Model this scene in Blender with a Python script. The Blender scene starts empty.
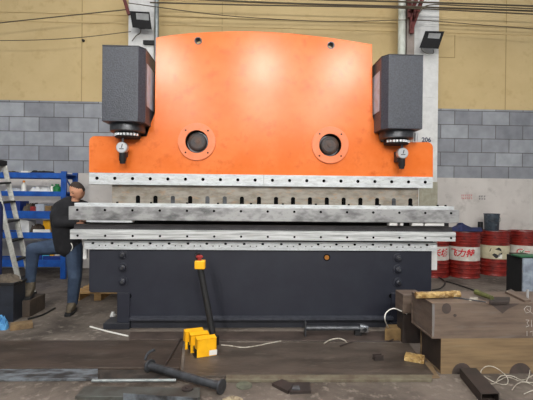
import bpy, bmesh, math, random
from mathutils import Vector, Matrix
random.seed(7)
PI = math.pi
C = bpy.context.scene.collection
# ------------------------------------------------------------ camera
a, p, r = math.radians(2.3), math.radians(0.29), math.radians(0.6)
F = Vector((math.sin(a)*math.cos(p), math.cos(a)*math.cos(p), -math.sin(p)))
R0 = Vector((math.cos(a), -math.sin(a), 0)); U0 = R0.cross(F)
RT = R0*math.cos(r) + U0*math.sin(r); UP = U0*math.cos(r) - R0*math.sin(r)
CAM = Vector((0, 0, 1.5))
cd = bpy.data.cameras.new('camera'); cam = bpy.data.objects.new('camera', cd); C.objects.link(cam)
cd.sensor_width = 36; cd.lens = 400/533*36
cam.matrix_world = Matrix(((RT.x, UP.x, -F.x, CAM.x), (RT.y, UP.y, -F.y, CAM.y), (RT.z, UP.z, -F.z, CAM.z), (0, 0, 0, 1)))
bpy.context.scene.camera = cam
def ray(px, py): return F + RT*((px-266.5)/400) + UP*((200-py)/400)
def P(px, py, Y): d = ray(px, py); return CAM + d*(Y/d.y)
def PF(px, py, z=0.0): d = ray(px, py); return CAM + d*((z-CAM.z)/d.z)
# ------------------------------------------------------------ materials
def lin(c): return tuple(((v/255)/12.92 if v/255 <= 0.04045 else ((v/255+0.055)/1.055)**2.4) for v in c)
def mat(name, c, rough=0.6, metal=0.0, c2=None, scale=6.0, lo=0.4, hi=0.65, bump=0.0, bscale=40.0, stretch=(1, 1, 1), c3=None, s3=30.0, coat=0.0, spec=0.5):
    m = bpy.data.materials.new(name); m.use_nodes = True; nt = m.node_tree; N = nt.nodes; L = nt.links
    b = N['Principled BSDF']; b.inputs['Roughness'].default_value = rough; b.inputs['Metallic'].default_value = metal
    b.inputs['Coat Weight'].default_value = coat; b.inputs['Specular IOR Level'].default_value = spec; b.inputs['Coat Roughness'].default_value = 0.3
    b.inputs['Base Color'].default_value = (*lin(c), 1)
    tc = N.new('ShaderNodeTexCoord'); mp = N.new('ShaderNodeMapping'); mp.inputs['Scale'].default_value = stretch
    L.new(tc.outputs['Object'], mp.inputs['Vector'])
    if c2:
        def layer(prev, col, sc, lo, hi):
            n = N.new('ShaderNodeTexNoise'); n.inputs['Scale'].default_value = sc; n.inputs['Detail'].default_value = 6; n.inputs['Roughness'].default_value = 0.62
            L.new(mp.outputs[0], n.inputs['Vector'])
            rp = N.new('ShaderNodeMapRange'); rp.inputs[1].default_value = lo; rp.inputs[2].default_value = hi
            L.new(n.outputs[0], rp.inputs[0])
            mx = N.new('ShaderNodeMix'); mx.data_type = 'RGBA'
            L.new(rp.outputs[0], mx.inputs[0])
            if prev is None: mx.inputs[6].default_value = (*lin(c), 1)
            else: L.new(prev, mx.inputs[6])
            mx.inputs[7].default_value = (*lin(col), 1)
            return mx.outputs[2]
        o = layer(None, c2, scale, lo, hi)
        if c3: o = layer(o, c3, s3, 0.55, 0.75)
        L.new(o, b.inputs['Base Color'])
    if bump:
        n = N.new('ShaderNodeTexNoise'); n.inputs['Scale'].default_value = bscale; n.inputs['Detail'].default_value = 4
        L.new(mp.outputs[0], n.inputs['Vector'])
        bp = N.new('ShaderNodeBump'); bp.inputs['Strength'].default_value = bump; bp.inputs['Distance'].default_value = 0.01
        L.new(n.outputs[0], bp.inputs['Height']); L.new(bp.outputs[0], b.inputs['Normal'])
    return m
M = {}
M['orange'] = mat('orange_paint', (222, 110, 42), 0.24, 0, (232, 126, 64), 2.2, 0.4, 0.7, 0.06, 26, c3=(208, 98, 38), s3=9, spec=0.28)
M['orange2'] = mat('orange_flange_paint', (228, 122, 72), 0.4, 0, (226, 116, 62), 14)
M['navy'] = mat('dark_navy_paint', (34, 36, 47), 0.42, 0, (40, 43, 53), 3, bump=0.04)
M['navy2'] = mat('dark_navy_frame', (30, 32, 40), 0.5, 0, (38, 40, 48), 5)
M['housing'] = mat('grey_hammered_paint', (44, 47, 55), 0.4, 0, (66, 70, 80), 60, 0.35, 0.65, 0.5, 70)
M['black'] = mat('black_rubber', (16, 16, 18), 0.7, 0, (22, 22, 24), 20)
M['hole'] = mat('black_bore', (6, 6, 7), 0.9, spec=0.1)
M['strip'] = mat('machined_pale_steel', (206, 210, 212), 0.5, 0.1, (182, 186, 188), 9, stretch=(1, 1, 4), c3=(146, 144, 138), s3=30)
M['rail'] = mat('ground_steel', (164, 164, 164), 0.42, 0.3, (96, 96, 97), 4, 0.45, 0.66, stretch=(1, 1, 2), c3=(136, 136, 136), s3=16)
M['bright'] = mat('bright_steel', (214, 216, 216), 0.4, 0.2, (160, 162, 162), 8, stretch=(.3, 1, 6))
M['die'] = mat('dark_die_steel', (60, 58, 60), 0.5, 0.2, (46, 44, 46), 8)
M['punch'] = mat('worn_grey_steel', (148, 142, 132), 0.55, 0.15, (118, 110, 98), 6, 0.4, 0.62, stretch=(1, 1, 2.5), c3=(158, 128, 98), s3=10)
M['silver'] = mat('silver_metal', (200, 202, 204), 0.3, 0.6)
M['whitepaint'] = mat('white_paint', (222, 222, 220), 0.6, 0, (208, 208, 206), 8)
M['panel'] = mat('pale_sheet', (186, 198, 214), 0.5, 0, (170, 172, 176), 10)
M['plaster'] = None
M['yellow'] = mat('yellow_paint', (250, 186, 20), 0.45, 0, (240, 172, 16), 12)
M['rust'] = mat('brown_mill_steel', (118, 102, 90), 0.5, 0.1, (94, 80, 70), 4, 0.4, 0.65, 0.1, 50, stretch=(.5, 1, 5), c3=(116, 108, 104), s3=5)
M['rust2'] = mat('tan_rusted_steel', (138, 116, 86), 0.55, 0.1, (110, 90, 68), 4, 0.4, 0.65, 0.1, 50, stretch=(.4, 1, 6), c3=(134, 118, 94), s3=6)
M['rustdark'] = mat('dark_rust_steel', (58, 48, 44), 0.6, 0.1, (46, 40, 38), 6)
M['bluesteel'] = mat('scuffed_grey_steel', (118, 124, 130), 0.5, 0.2, (56, 54, 54), 5, 0.42, 0.6, stretch=(1, 3, 1), c3=(82, 76, 70), s3=20)
M['mark'] = mat('dark_mark', (74, 62, 58), 0.6, 0, (62, 54, 50), 12)
M['chalk'] = mat('chalk_white', (190, 184, 178), 0.9)
M['drumred'] = mat('drum_red_paint', (132, 34, 26), 0.35, 0, (98, 24, 20), 7, c3=(80, 26, 22), s3=14)
M['drumwhite'] = mat('drum_white_band', (208, 204, 196), 0.45, 0, (184, 178, 168), 9)
M['drumcream'] = mat('drum_cream_band', (200, 192, 162), 0.5, 0, (178, 168, 140), 9)
M['markred'] = mat('red_lettering', (196, 30, 40), 0.6)
M['markdark'] = mat('dark_lettering', (40, 42, 56), 0.7)
M['markgreen'] = mat('green_lettering', (50, 130, 70), 0.6)
M['markblack'] = mat('black_lettering', (22, 22, 22), 0.6)
M['blue'] = mat('blue_shelf_paint', (22, 88, 176), 0.45, 0, (18, 66, 140), 6)
M['bluedark'] = mat('blue_bin_plastic', (18, 52, 130), 0.5, 0, (14, 40, 106), 6)
M['alu'] = mat('scuffed_aluminium', (206, 206, 200), 0.45, 0.2, (170, 168, 160), 20)
M['darkbin'] = mat('dark_bin_plastic', (30, 34, 42), 0.5, 0, (38, 42, 52), 8)
M['jacket'] = mat('black_cloth', (24, 24, 28), 0.9, 0, (30, 30, 34), 20, bump=0.4, bscale=14)
M['jeans'] = mat('blue_denim', (46, 60, 82), 0.9, 0, (62, 78, 100), 7, bump=0.4, bscale=14)
M['skin'] = mat('skin', (206, 152, 122), 0.55, 0, (194, 138, 108), 12)
M['hair'] = mat('dark_hair', (58, 46, 38), 0.8, 0, (44, 34, 30), 30)
M['boot'] = mat('brown_boot', (92, 82, 66), 0.8, 0, (66, 58, 48), 14)
M['wood'] = mat('pale_wood', (184, 148, 98), 0.7, 0, (150, 116, 72), 8, stretch=(1, 6, 6))
M['wood2'] = mat('dirty_wood', (132, 108, 76), 0.8, 0, (100, 80, 56), 10)
M['redsteel'] = mat('dark_red_paint', (104, 34, 28), 0.55, 0, (84, 28, 24), 9)
M['greysteel'] = mat('weathered_steel_column', (150, 138, 130), 0.6, 0, (128, 118, 110), 8)
M['palepipe'] = mat('pale_green_paint', (206, 210, 200), 0.55, 0, (186, 190, 178), 6)
M['galv'] = mat('galvanised_pipe', (150, 156, 156), 0.4, 0.5, (126, 132, 132), 14)
M['cable'] = mat('dark_cable', (84, 74, 58), 0.7)
M['whitecord'] = mat('white_cord', (184, 178, 166), 0.7, 0, (130, 122, 108), 30)
M['blackcord'] = mat('black_cord', (28, 27, 26), 0.6)
M['lens'] = mat('floodlight_glass', (176, 178, 178), 0.35, 0, (140, 140, 140), 4)  # pale grey paints the reflection seen on the glass
M['goldfoil'] = mat('yellow_crumpled_wrap', (184, 154, 98), 0.5, 0, (128, 98, 52), 14, 0.4, 0.6, 0.9, 20, c3=(228, 206, 160), s3=20)
M['green'] = mat('green_plastic', (28, 120, 62), 0.4)
M['olive'] = mat('olive_grip', (92, 96, 50), 0.6, 0, (70, 72, 40), 12)
M['white'] = mat('white_plastic', (226, 224, 216), 0.5)
M['tan'] = mat('tan_cardboard', (130, 104, 66), 0.8, 0, (104, 82, 52), 10)
M['ragblue'] = mat('light_blue_cloth', (96, 160, 206), 0.8, 0, (70, 132, 184), 14, bump=0.8, bscale=12)
M['raggrey'] = mat('grey_brown_rag', (96, 86, 74), 0.9, 0, (70, 62, 54), 10, bump=0.9, bscale=12)
M['tarp'] = mat('dark_blue_tarp', (28, 38, 84), 0.7, 0, (22, 28, 60), 8, bump=0.6, bscale=10)
M['greyplastic'] = mat('grey_cover', (150, 160, 172), 0.35, 0, (110, 118, 130), 10, bump=0.5, bscale=12)
M['bucket'] = mat('grimy_bucket', (62, 74, 84), 0.5, 0, (42, 48, 56), 9, c3=(110, 116, 122), s3=12)
M['brownpaint'] = mat('brown_paint', (70, 58, 48), 0.8, 0, (54, 46, 40), 8)
M['orangecap'] = mat('orange_cap', (226, 140, 50), 0.5)
M['redplastic'] = mat('red_plastic', (150, 44, 40), 0.5)
M['cyan'] = mat('cyan_plastic', (80, 180, 200), 0.5)
M['steeldark'] = mat('dark_round_bar', (84, 86, 90), 0.35, 0.5, (58, 58, 60), 10)
M['columnbase'] = mat('grey_green_plate', (172, 168, 150), 0.6, 0, (150, 146, 126), 10)
# ------------------------------------------------------------ mesh helpers
ORG = {}
def setp(o, label=None, cat=None, group=None, kind=None):
    if label: o['label'] = label
    if cat: o['category'] = cat
    if group: o['group'] = group
    if kind: o['kind'] = kind
    return o
def thing(name, loc, label, cat, group=None):
    o = bpy.data.objects.new(name, None); C.objects.link(o); o.location = Vector(loc); o.empty_display_size = 0.1
    ORG[o.name] = Vector(loc); return setp(o, label, cat, group)
def obj(name, bm, m, parent=None, smooth=False, bevel=0.0, label=None, segs=2):
    me = bpy.data.meshes.new(name)
    if isinstance(bm, bmesh.types.BMesh):
        bmesh.ops.recalc_face_normals(bm, faces=bm.faces) if True else None
        bm.to_mesh(me); bm.free()
    else: me = bm
    if parent is not None: org = ORG[parent.name]
    else:
        vs = [v.co for v in me.vertices]
        org = Vector((sum(v.x for v in vs)/len(vs), sum(v.y for v in vs)/len(vs), min(v.z for v in vs)))
    me.transform(Matrix.Translation(-org))
    mi = [f.material_index for f in me.polygons] if isinstance(m, list) else None
    me.materials.clear()
    for mm in (m if isinstance(m, list) else [m]): me.materials.append(mm)
    if mi:
        for f, k in zip(me.polygons, mi): f.material_index = k
    o = bpy.data.objects.new(name, me); C.objects.link(o)
    if parent is not None: o.parent = parent
    else: o.location = org
    ORG[o.name] = org
    if smooth:
        for f in me.polygons: f.use_smooth = True
        try: me.set_sharp_from_angle(angle=math.radians(40))
        except Exception: pass
    if bevel:
        b = o.modifiers.new('bevel', 'BEVEL'); b.width = bevel; b.segments = segs; b.limit_method = 'ANGLE'; b.angle_limit = math.radians(40)
    if label: o['label'] = label
    return o
def nb(): return bmesh.new()
def box(bm, lo, hi, mtx=None):
    c = [(x, y, z) for x in (lo[0], hi[0]) for y in (lo[1], hi[1]) for z in (lo[2], hi[2])]
    vs = [bm.verts.new((mtx @ Vector(q)) if mtx else q) for q in c]
    for f in ((0, 1, 3, 2), (4, 6, 7, 5), (0, 4, 5, 1), (2, 3, 7, 6), (0, 2, 6, 4), (1, 5, 7, 3)): bm.faces.new([vs[i] for i in f])
    return bm
def frame(d):
    d = d.normalized(); u = d.cross(Vector((0, 0, 1)))
    if u.length < 1e-3: u = Vector((1, 0, 0))
    u.normalize(); return u, d.cross(u).normalized()
def cyl(bm, A, B, r1, r2=None, n=20, cap=True):
    A, B = Vector(A), Vector(B); r2 = r1 if r2 is None else r2
    u, v = frame(B-A); ra, rb = [], []
    for i in range(n):
        t = 2*PI*i/n; d = u*math.cos(t)+v*math.sin(t)
        ra.append(bm.verts.new(A+d*r1)); rb.append(bm.verts.new(B+d*r2))
    for i in range(n): j = (i+1) % n; bm.faces.new((ra[i], ra[j], rb[j], rb[i]))
    if cap: bm.faces.new(ra); bm.faces.new(rb[::-1])
    return bm
def ring(bm, ctr, axis, ro, ri, th, n=40):
    ctr = Vector(ctr); axis = Vector(axis).normalized(); u, v = frame(axis); L = []
    for rr, h in ((ri, 0), (ro, 0), (ro, th), (ri, th)):
        L.append([bm.verts.new(ctr+axis*h+(u*math.cos(2*PI*i/n)+v*math.sin(2*PI*i/n))*rr) for i in range(n)])
    for k in range(4):
        q = L[(k+1) % 4]
        for i in range(n): j = (i+1) % n; bm.faces.new((L[k][i], L[k][j], q[j], q[i]))
    return bm
def lathe(bm, ctr, prof, n=32, axis=(0, 0, 1)):
    ctr = Vector(ctr); ax = Vector(axis).normalized(); u, v = frame(ax); prev = None
    for (rr, h) in prof:
        if rr < 1e-5: cur = [bm.verts.new(ctr+ax*h)]
        else: cur = [bm.verts.new(ctr+ax*h+(u*math.cos(2*PI*i/n)+v*math.sin(2*PI*i/n))*rr) for i in range(n)]
        if prev:
            for i in range(n):
                j = (i+1) % n
                if len(prev) == 1 and len(cur) == 1: continue
                if len(prev) == 1: bm.faces.new((prev[0], cur[j], cur[i]))
                elif len(cur) == 1: bm.faces.new((prev[i], prev[j], cur[0]))
                else: bm.faces.new((prev[i], prev[j], cur[j], cur[i]))
        prev = cur
    return bm
def smoothpts(pts, n=6):
    pts = [Vector(q) for q in pts]
    if len(pts) < 3: return pts
    out = []; E = [pts[0]*2-pts[1]] + pts + [pts[-1]*2-pts[-2]]
    for i in range(1, len(E)-2):
        p0, p1, p2, p3 = E[i-1:i+3]
        for k in range(n):
            t = k/n; out.append(0.5*((2*p1)+(p2-p0)*t+(2*p0-5*p1+4*p2-p3)*t*t+(3*p1-p0-3*p2+p3)*t**3))
    out.append(pts[-1]); return out
def tube(bm, pts, rad, n=8, sm=6):
    pts = smoothpts(pts, sm) if sm else [Vector(q) for q in pts]; rings = []
    ref = None
    for i, q in enumerate(pts):
        d = (pts[min(i+1, len(pts)-1)]-pts[max(i-1, 0)]).normalized()
        if ref is None: ref = frame(d)[0]
        u = (ref - d*ref.dot(d)).normalized(); v = d.cross(u); ref = u
        rr = rad(i/(len(pts)-1)) if callable(rad) else rad
        rings.append([bm.verts.new(q+(u*math.cos(2*PI*k/n)+v*math.sin(2*PI*k/n))*rr) for k in range(n)])
    for A, B in zip(rings, rings[1:]):
        for k in range(n): j = (k+1) % n; bm.faces.new((A[k], A[j], B[j], B[k]))
    bm.faces.new(rings[0]); bm.faces.new(rings[-1][::-1]); return bm
def prism(bm, pts, ext):
    """outline pts (3-D, coplanar) extruded along ext"""
    A = [bm.verts.new(Vector(q)) for q in pts]; B = [bm.verts.new(Vector(q)+Vector(ext)) for q in pts]
    bm.faces.new(A); bm.faces.new(B[::-1])
    for i in range(len(A)): j = (i+1) % len(A); bm.faces.new((A[i], A[j], B[j], B[i]))
    return bm
def plate_holes(outline, holes, y0, y1):
    """plate in the XZ plane with true through-holes: outline [(x,z)], holes [(x,z,r)]"""
    bm = nb(); edges = []
    def loop(pts):
        vs = [bm.verts.new((x, y0, z)) for x, z in pts]
        for i in range(len(vs)): edges.append(bm.edges.new((vs[i], vs[(i+1) % len(vs)])))
    loop(outline)
    for (x, z, rr) in holes: loop([(x+rr*math.cos(2*PI*i/40), z+rr*math.sin(2*PI*i/40)) for i in range(40)])
    bmesh.ops.triangle_fill(bm, use_beauty=True, use_dissolve=False, edges=edges)
    g = bmesh.ops.extrude_face_region(bm, geom=list(bm.faces))
    bmesh.ops.translate(bm, verts=[v for v in g['geom'] if isinstance(v, bmesh.types.BMVert)], vec=(0, y1-y0, 0))
    return bm
def evalmesh(o):
    dg = bpy.context.evaluated_depsgraph_get(); dg.update()
    me = bpy.data.meshes.new_from_object(o.evaluated_get(dg)); return me
def text_mesh(s, size, shear=0.0, bold=0.004):
    cu = bpy.data.curves.new('t', 'FONT'); cu.body = s; cu.size = size; cu.shear = shear; cu.align_x = 'CENTER'; cu.align_y = 'CENTER'; cu.resolution_u = 3; cu.offset = bold
    o = bpy.data.objects.new('t', cu); C.objects.link(o); me = evalmesh(o); bpy.data.objects.remove(o); return me
def skin(name, verts, edges, radii, m, parent, root=0, sub=1, scale_fn=None, label=None):
    me = bpy.data.meshes.new(name); me.from_pydata([tuple(v) for v in verts], edges, []); o = bpy.data.objects.new('s', me); C.objects.link(o)
    sk = o.modifiers.new('s', 'SKIN'); sk.use_smooth_shade = True
    for i, d in enumerate(me.skin_vertices[0].data):
        rr = radii[i]; d.radius = rr if isinstance(rr, tuple) else (rr, rr); d.use_root = (i == root)
    sb = o.modifiers.new('u', 'SUBSURF'); sb.levels = sub; sb.render_levels = sub
    res = evalmesh(o); bpy.data.objects.remove(o)
    return obj(name, res, m, parent, smooth=True, label=label)
def blob(bm, ctr, rad, seg=16, jitter=0.0, mtx=None):
    g = bmesh.ops.create_uvsphere(bm, u_segments=seg, v_segments=max(6, seg//2), radius=1)
    for v in g['verts']:
        k = 1+random.uniform(-jitter, jitter); q = Vector((v.co.x*rad[0]*k, v.co.y*rad[1]*k, v.co.z*rad[2]*k))
        v.co = (mtx @ q if mtx else q) + Vector(ctr)
    return bm
def one(name, bm, m, label, cat, group=None, **k):
    return setp(obj(name, bm, m, None, **k), label, cat, group)
# ------------------------------------------------------------ setting
WY = 8.47
zpl = P(40, 172.6, WY).z; ztan = P(40, 100.6, WY).z
def wall_mats():
    pl = mat('white_plaster', (206, 200, 194), 0.85, 0, (190, 184, 178), 1.6, 0.4, 0.7, 0.1, 20, c3=(172, 166, 160), s3=4)
    m = bpy.data.materials.new('grey_block_wall'); m.use_nodes = True; nt = m.node_tree; N = nt.nodes; L = nt.links; b = N['Principled BSDF']; b.inputs['Roughness'].default_value = 0.9
    tc = N.new('ShaderNodeTexCoord'); sx = N.new('ShaderNodeSeparateXYZ'); cx = N.new('ShaderNodeCombineXYZ'); L.new(tc.outputs['Generated'], sx.inputs[0])
    geo = N.new('ShaderNodeNewGeometry'); L.new(geo.outputs['Position'], sx.inputs[0])
    ax = N.new('ShaderNodeMath'); ax.inputs[1].default_value = -P(54, 137, WY).x+11.8; az = N.new('ShaderNodeMath'); az.inputs[1].default_value = -zpl+6.0
    L.new(sx.outputs[0], ax.inputs[0]); L.new(sx.outputs[2], az.inputs[0]); L.new(ax.outputs[0], cx.inputs[0]); L.new(az.outputs[0], cx.inputs[1])
    br = N.new('ShaderNodeTexBrick'); L.new(cx.outputs[0], br.inputs['Vector']); br.inputs['Scale'].default_value = 1
    br.inputs['Brick Width'].default_value = 0.605; br.inputs['Row Height'].default_value = (ztan-zpl)/5; br.inputs['Mortar Size'].default_value = 0.008; br.inputs['Mortar Smooth'].default_value = 0.3
    br.inputs['Color1'].default_value = (*lin((164, 167, 172)), 1); br.inputs['Color2'].default_value = (*lin((130, 132, 138)), 1); br.inputs['Mortar'].default_value = (*lin((92, 90, 88)), 1)
    n = N.new('ShaderNodeTexNoise'); n.inputs['Scale'].default_value = 5; n.inputs['Detail'].default_value = 6; L.new(geo.outputs['Position'], n.inputs['Vector'])
    mx = N.new('ShaderNodeMix'); mx.data_type = 'RGBA'; mx.blend_type = 'OVERLAY'; mx.inputs[0].default_value = 0.35
    L.new(br.outputs[0], mx.inputs[6]); L.new(n.outputs[0], mx.inputs[7]); L.new(mx.outputs[2], b.inputs['Base Color'])
    bp = N.new('ShaderNodeBump'); bp.inputs['Strength'].default_value = 0.5; bp.inputs['Distance'].default_value = 0.01; bp.invert = True; L.new(br.outputs[1], bp.inputs['Height']); L.new(bp.outputs[0], b.inputs['Normal'])
    t = mat('tan_wall_paint', (206, 182, 134), 0.85, 0, (196, 172, 124), 1.2, 0.35, 0.7, 0.05, 30, c3=(190, 164, 116), s3=5)
    return pl, m, t
M['plaster'], M['block'], M['tanwall'] = wall_mats()
bm = nb()
for i, (z0, z1) in enumerate(((0, zpl), (zpl, ztan), (ztan, 6.6))):
    box(bm, (-7.5, WY, z0), (8.5, WY+0.25, z1))
bm.faces.ensure_lookup_table()
for k, f in enumerate(bm.faces): f.material_index = k//6
w = obj('wall_back', bm, [M['plaster'], M['block'], M['tanwall']]); w['kind'] = 'structure'
# floor
fm = mat('dirty_concrete', (110, 100, 91), 0.75, 0, (66, 58, 51), 1.6, 0.42, 0.64, 0.9, 18, c3=(144, 134, 124), s3=13)
fl = obj('floor', box(nb(), (-7.5, -10, -0.1), (8.5, WY+0.25, 0)), fm); fl['kind'] = 'structure'
# joints on the tan wall
bm = nb()
for px in (82, 222, 506):
    x = P(px, 40, WY).x; box(bm, (x-0.008, WY-0.006, ztan), (x+0.008, WY+0.01, 6.6))
x0, x1 = P(416, 10, WY).x, P(455.5, 10, WY).x
for q in ((x0, P(455, 58, WY).z, x1, P(455, 58, WY).z+0.015), (x1-0.015, P(455, 58, WY).z, x1, P(455, 35, WY).z)):
    box(bm, (q[0], WY-0.006, q[1]), (q[2], WY+0.01, q[3]))
o = obj('trim_1', bm, mat('wall_joint', (172, 148, 102), 0.9)); o['kind'] = 'structure'
bm = nb()
for pyc in (3, 19, 27.5):
    z = P(300, pyc, WY-0.03).z; box(bm, (-7.5, WY-0.014, z-0.02), (8.5, WY+0.01, z+0.02))
o = obj('trim_2', bm, M['tanwall']); o['kind'] = 'structure'; 
# columns with masonry coursing
def column(idx, pxl, pxr, YF, pyr):
    xl, xr = P(pxl, pyr, YF).x, P(pxr, pyr, YF).x
    bm = nb(); z = 0
    while z < 6.5:
        box(bm, (xl, YF, z+0.003), (xr, WY, z+0.297)); z += 0.3
    box(bm, (xl+0.006, YF+0.006, 0), (xr-0.006, WY, 6.5))
    o = obj('wall_column_%d' % idx, bm, M['whitepaint']); o['kind'] = 'structure'; return xl, xr
YC = 8.1
cl = column(1, 128.5, 154, YC, 20); cr = column(2, 405, 438, YC, 100)
# column base plate (grey-green patch) and number
x0 = P(419, 195, YC).x
o = one('cover_plate', box(nb(), (x0, YC-0.02, P(430, 207, YC).z), (cr[1]+0.01, YC-0.0, P(430, 182, YC).z)), M['columnbase'], 'grey-green steel plate fixed low on the right white column', 'plate', bevel=0.004)
def writing(name, s, size, at, m, label, cat='sign', shear=0.0, parent=None, sx=1.0):
    me = text_mesh(s, size, shear); bm = nb(); bm.from_mesh(me)
    if not bm.verts: bm.free(); return None
    g = bmesh.ops.extrude_face_region(bm, geom=list(bm.faces))
    bmesh.ops.translate(bm, verts=[v for v in g['geom'] if isinstance(v, bmesh.types.BMVert)], vec=(0, 0, 0.004))
    for v in bm.verts: v.co = Vector((at.x+v.co.x*sx, at.y-v.co.z, at.z+v.co.y))
    o = obj(name, bm, m, parent)
    if parent is None: setp(o, label, cat)
    return o
writing('painted_number', '206', 0.13, P(426.3, 140, YC), mat('faded_number', (70, 74, 96), 0.8), 'small dark number painted on the right white column')
# tiny painted notice: two rows of red characters, and a grey one beside it
def notice(px0, px1, py0, py1, nx, m, label, Y=WY):
    bm = nb(); n = 0
    for row in range(2):
        for k in range(nx):
            A = P(px0+(px1-px0)*(k+0.1)/nx, py0+(py1-py0)*(row*0.58), Y); B = P(px0+(px1-px0)*(k+0.82)/nx, py0+(py1-py0)*(row*0.58+0.40), Y)
            w_, h_ = B.x-A.x, A.z-B.z; t = w_*0.13
            box(bm, (A.x, Y-0.003, A.z-t), (B.x, Y+0.001, A.z)); box(bm, (A.x, Y-0.003, B.z+h_*0.35), (B.x, Y+0.001, B.z+h_*0.35+t))
            xm = A.x+w_*random.choice((0.3, 0.5, 0.7)); box(bm, (xm-t/2, Y-0.0035, B.z), (xm+t/2, Y+0.001, A.z))
    return one('painted_notice', bm, m, label, 'sign')
notice(461, 472.5, 194.6, 199.4, 6, M['markred'], 'two short rows of red characters painted on white wall above drums')
notice(478.5, 486, 195.6, 200, 3, M['markdark'], 'two short rows of dark characters painted on white wall above drums')
one('wall_hook', cyl(nb(), P(83.5, 40.8, WY), P(83.5, 40.8, WY)-Vector((0, 0.05, 0)), 0.03, 0.02), M['black'], 'small dark bolt head on the tan wall left of the machine', 'bolt')
# pipes and steel next to columns
def vpipe(name, px, rad, Y, m, z0, z1, label, cat='pipe', py=60):
    x = P(px, py, Y).x; return one(name, cyl(nb(), (x, Y, z0), (x, Y, z1), rad, n=20), m, label, cat, smooth=True)
vpipe('conduit_pipe', 156.3, 0.045, 8.0, M['galv'], 0, 6.5, 'galvanised conduit beside the left white column, behind orange plate', 'pipe')
vpipe('downpipe', 401.5, 0.075, 8.0, M['palepipe'], 0, 6.5, 'pale green vertical pipe just left of the right white column', 'pipe')
x0, x1 = P(405.6, 40, 8.0).x, P(413, 40, 8.0).x
bm = nb(); ym = 7.97
box(bm, (x0, 7.93, 0), (x1, 7.94, 6.0)); box(bm, (x0, 8.05, 0), (x1, 8.06, 6.0)); box(bm, ((x0+x1)/2-0.01, 7.94, 0), ((x0+x1)/2+0.01, 8.05, 6.0))
one('steel_post', bm, M['greysteel'], 'weathered grey-brown steel post standing against the right white column', 'post')
def bars(name, segs, Y, w, m, label, cat):
    bm = nb()
    for (ax, ay, bx_, by) in segs:
        A, B = P(ax, ay, Y), P(bx_, by, Y); d = (B-A); L = d.length; u = d.normalized(); n = Vector((-u.z, 0, u.x))*w/2
        prism(bm, [A-n, A+n, B+n, B-n], (0, 0.06, 0))
    return one(name, bm, m, label, cat)
bars('truss_bracket', [(409.5, -6, 410.2, 17), (412.3, 8, 412.3, 33), (411.5, 30, 424, -5), (410.5, 13, 419, -5), (413.5, 22, 416, 8)], 7.8, 0.07, M['redsteel'], 'dark red forked steel bracket at the top of the right column', 'bracket')
bars('truss_brace', [(122.5, -6, 128.5, 14)], 7.9, 0.06, M['redsteel'], 'thin dark red diagonal brace at the top of the left column', 'bracket')
# cables
def cable(pts, rad, label, group=None, Y=8.0, m='cable', name='cable'):
    return one(name, tube(nb(), [P(x, y, Y) for x, y in pts], rad, 6), M[m], label, 'cable', group, smooth=True)
cable([(-30, 26), (60, 16.5), (127, 9.5)], 0.010, 'upper of two dark cables sagging across tan wall, left of column')
cable([(-30, 40.5), (30, 40.2), (80, 37.5), (131, 31.6)], 0.007, 'lower of two dark cables sagging across tan wall, left of column')
cable([(128, 3), (225, 15.5), (330, 21.5), (410, 20), (470, 24), (560, 31)], 0.008, 'lowest long cable across the top, crossing the right column', Y=7.86)
TOPC = [([(150, -3), (280, 3), (420, 7), (560, 12)], 'upper'), ([(150, 2.5), (250, 5), (400, 8), (560, 15.5)], 'lower')]
cable(TOPC[0][0], 0.016, 'thick dark cable running just under the top edge, second from top', Y=7.7)
cable(TOPC[1][0], 0.013, 'thin dark cable in the overhead bundle, lowest on the right', Y=7.65)
cable([(150, -6), (300, -1), (430, 2.5), (560, 7)], 0.016, 'dark cable topmost of the overhead bundle', Y=7.75)
cable([(418, 14), (430, 5), (470, 6), (560, 10)], 0.011, 'thin cable leaving the red forked bracket to the right', Y=7.6)
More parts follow.
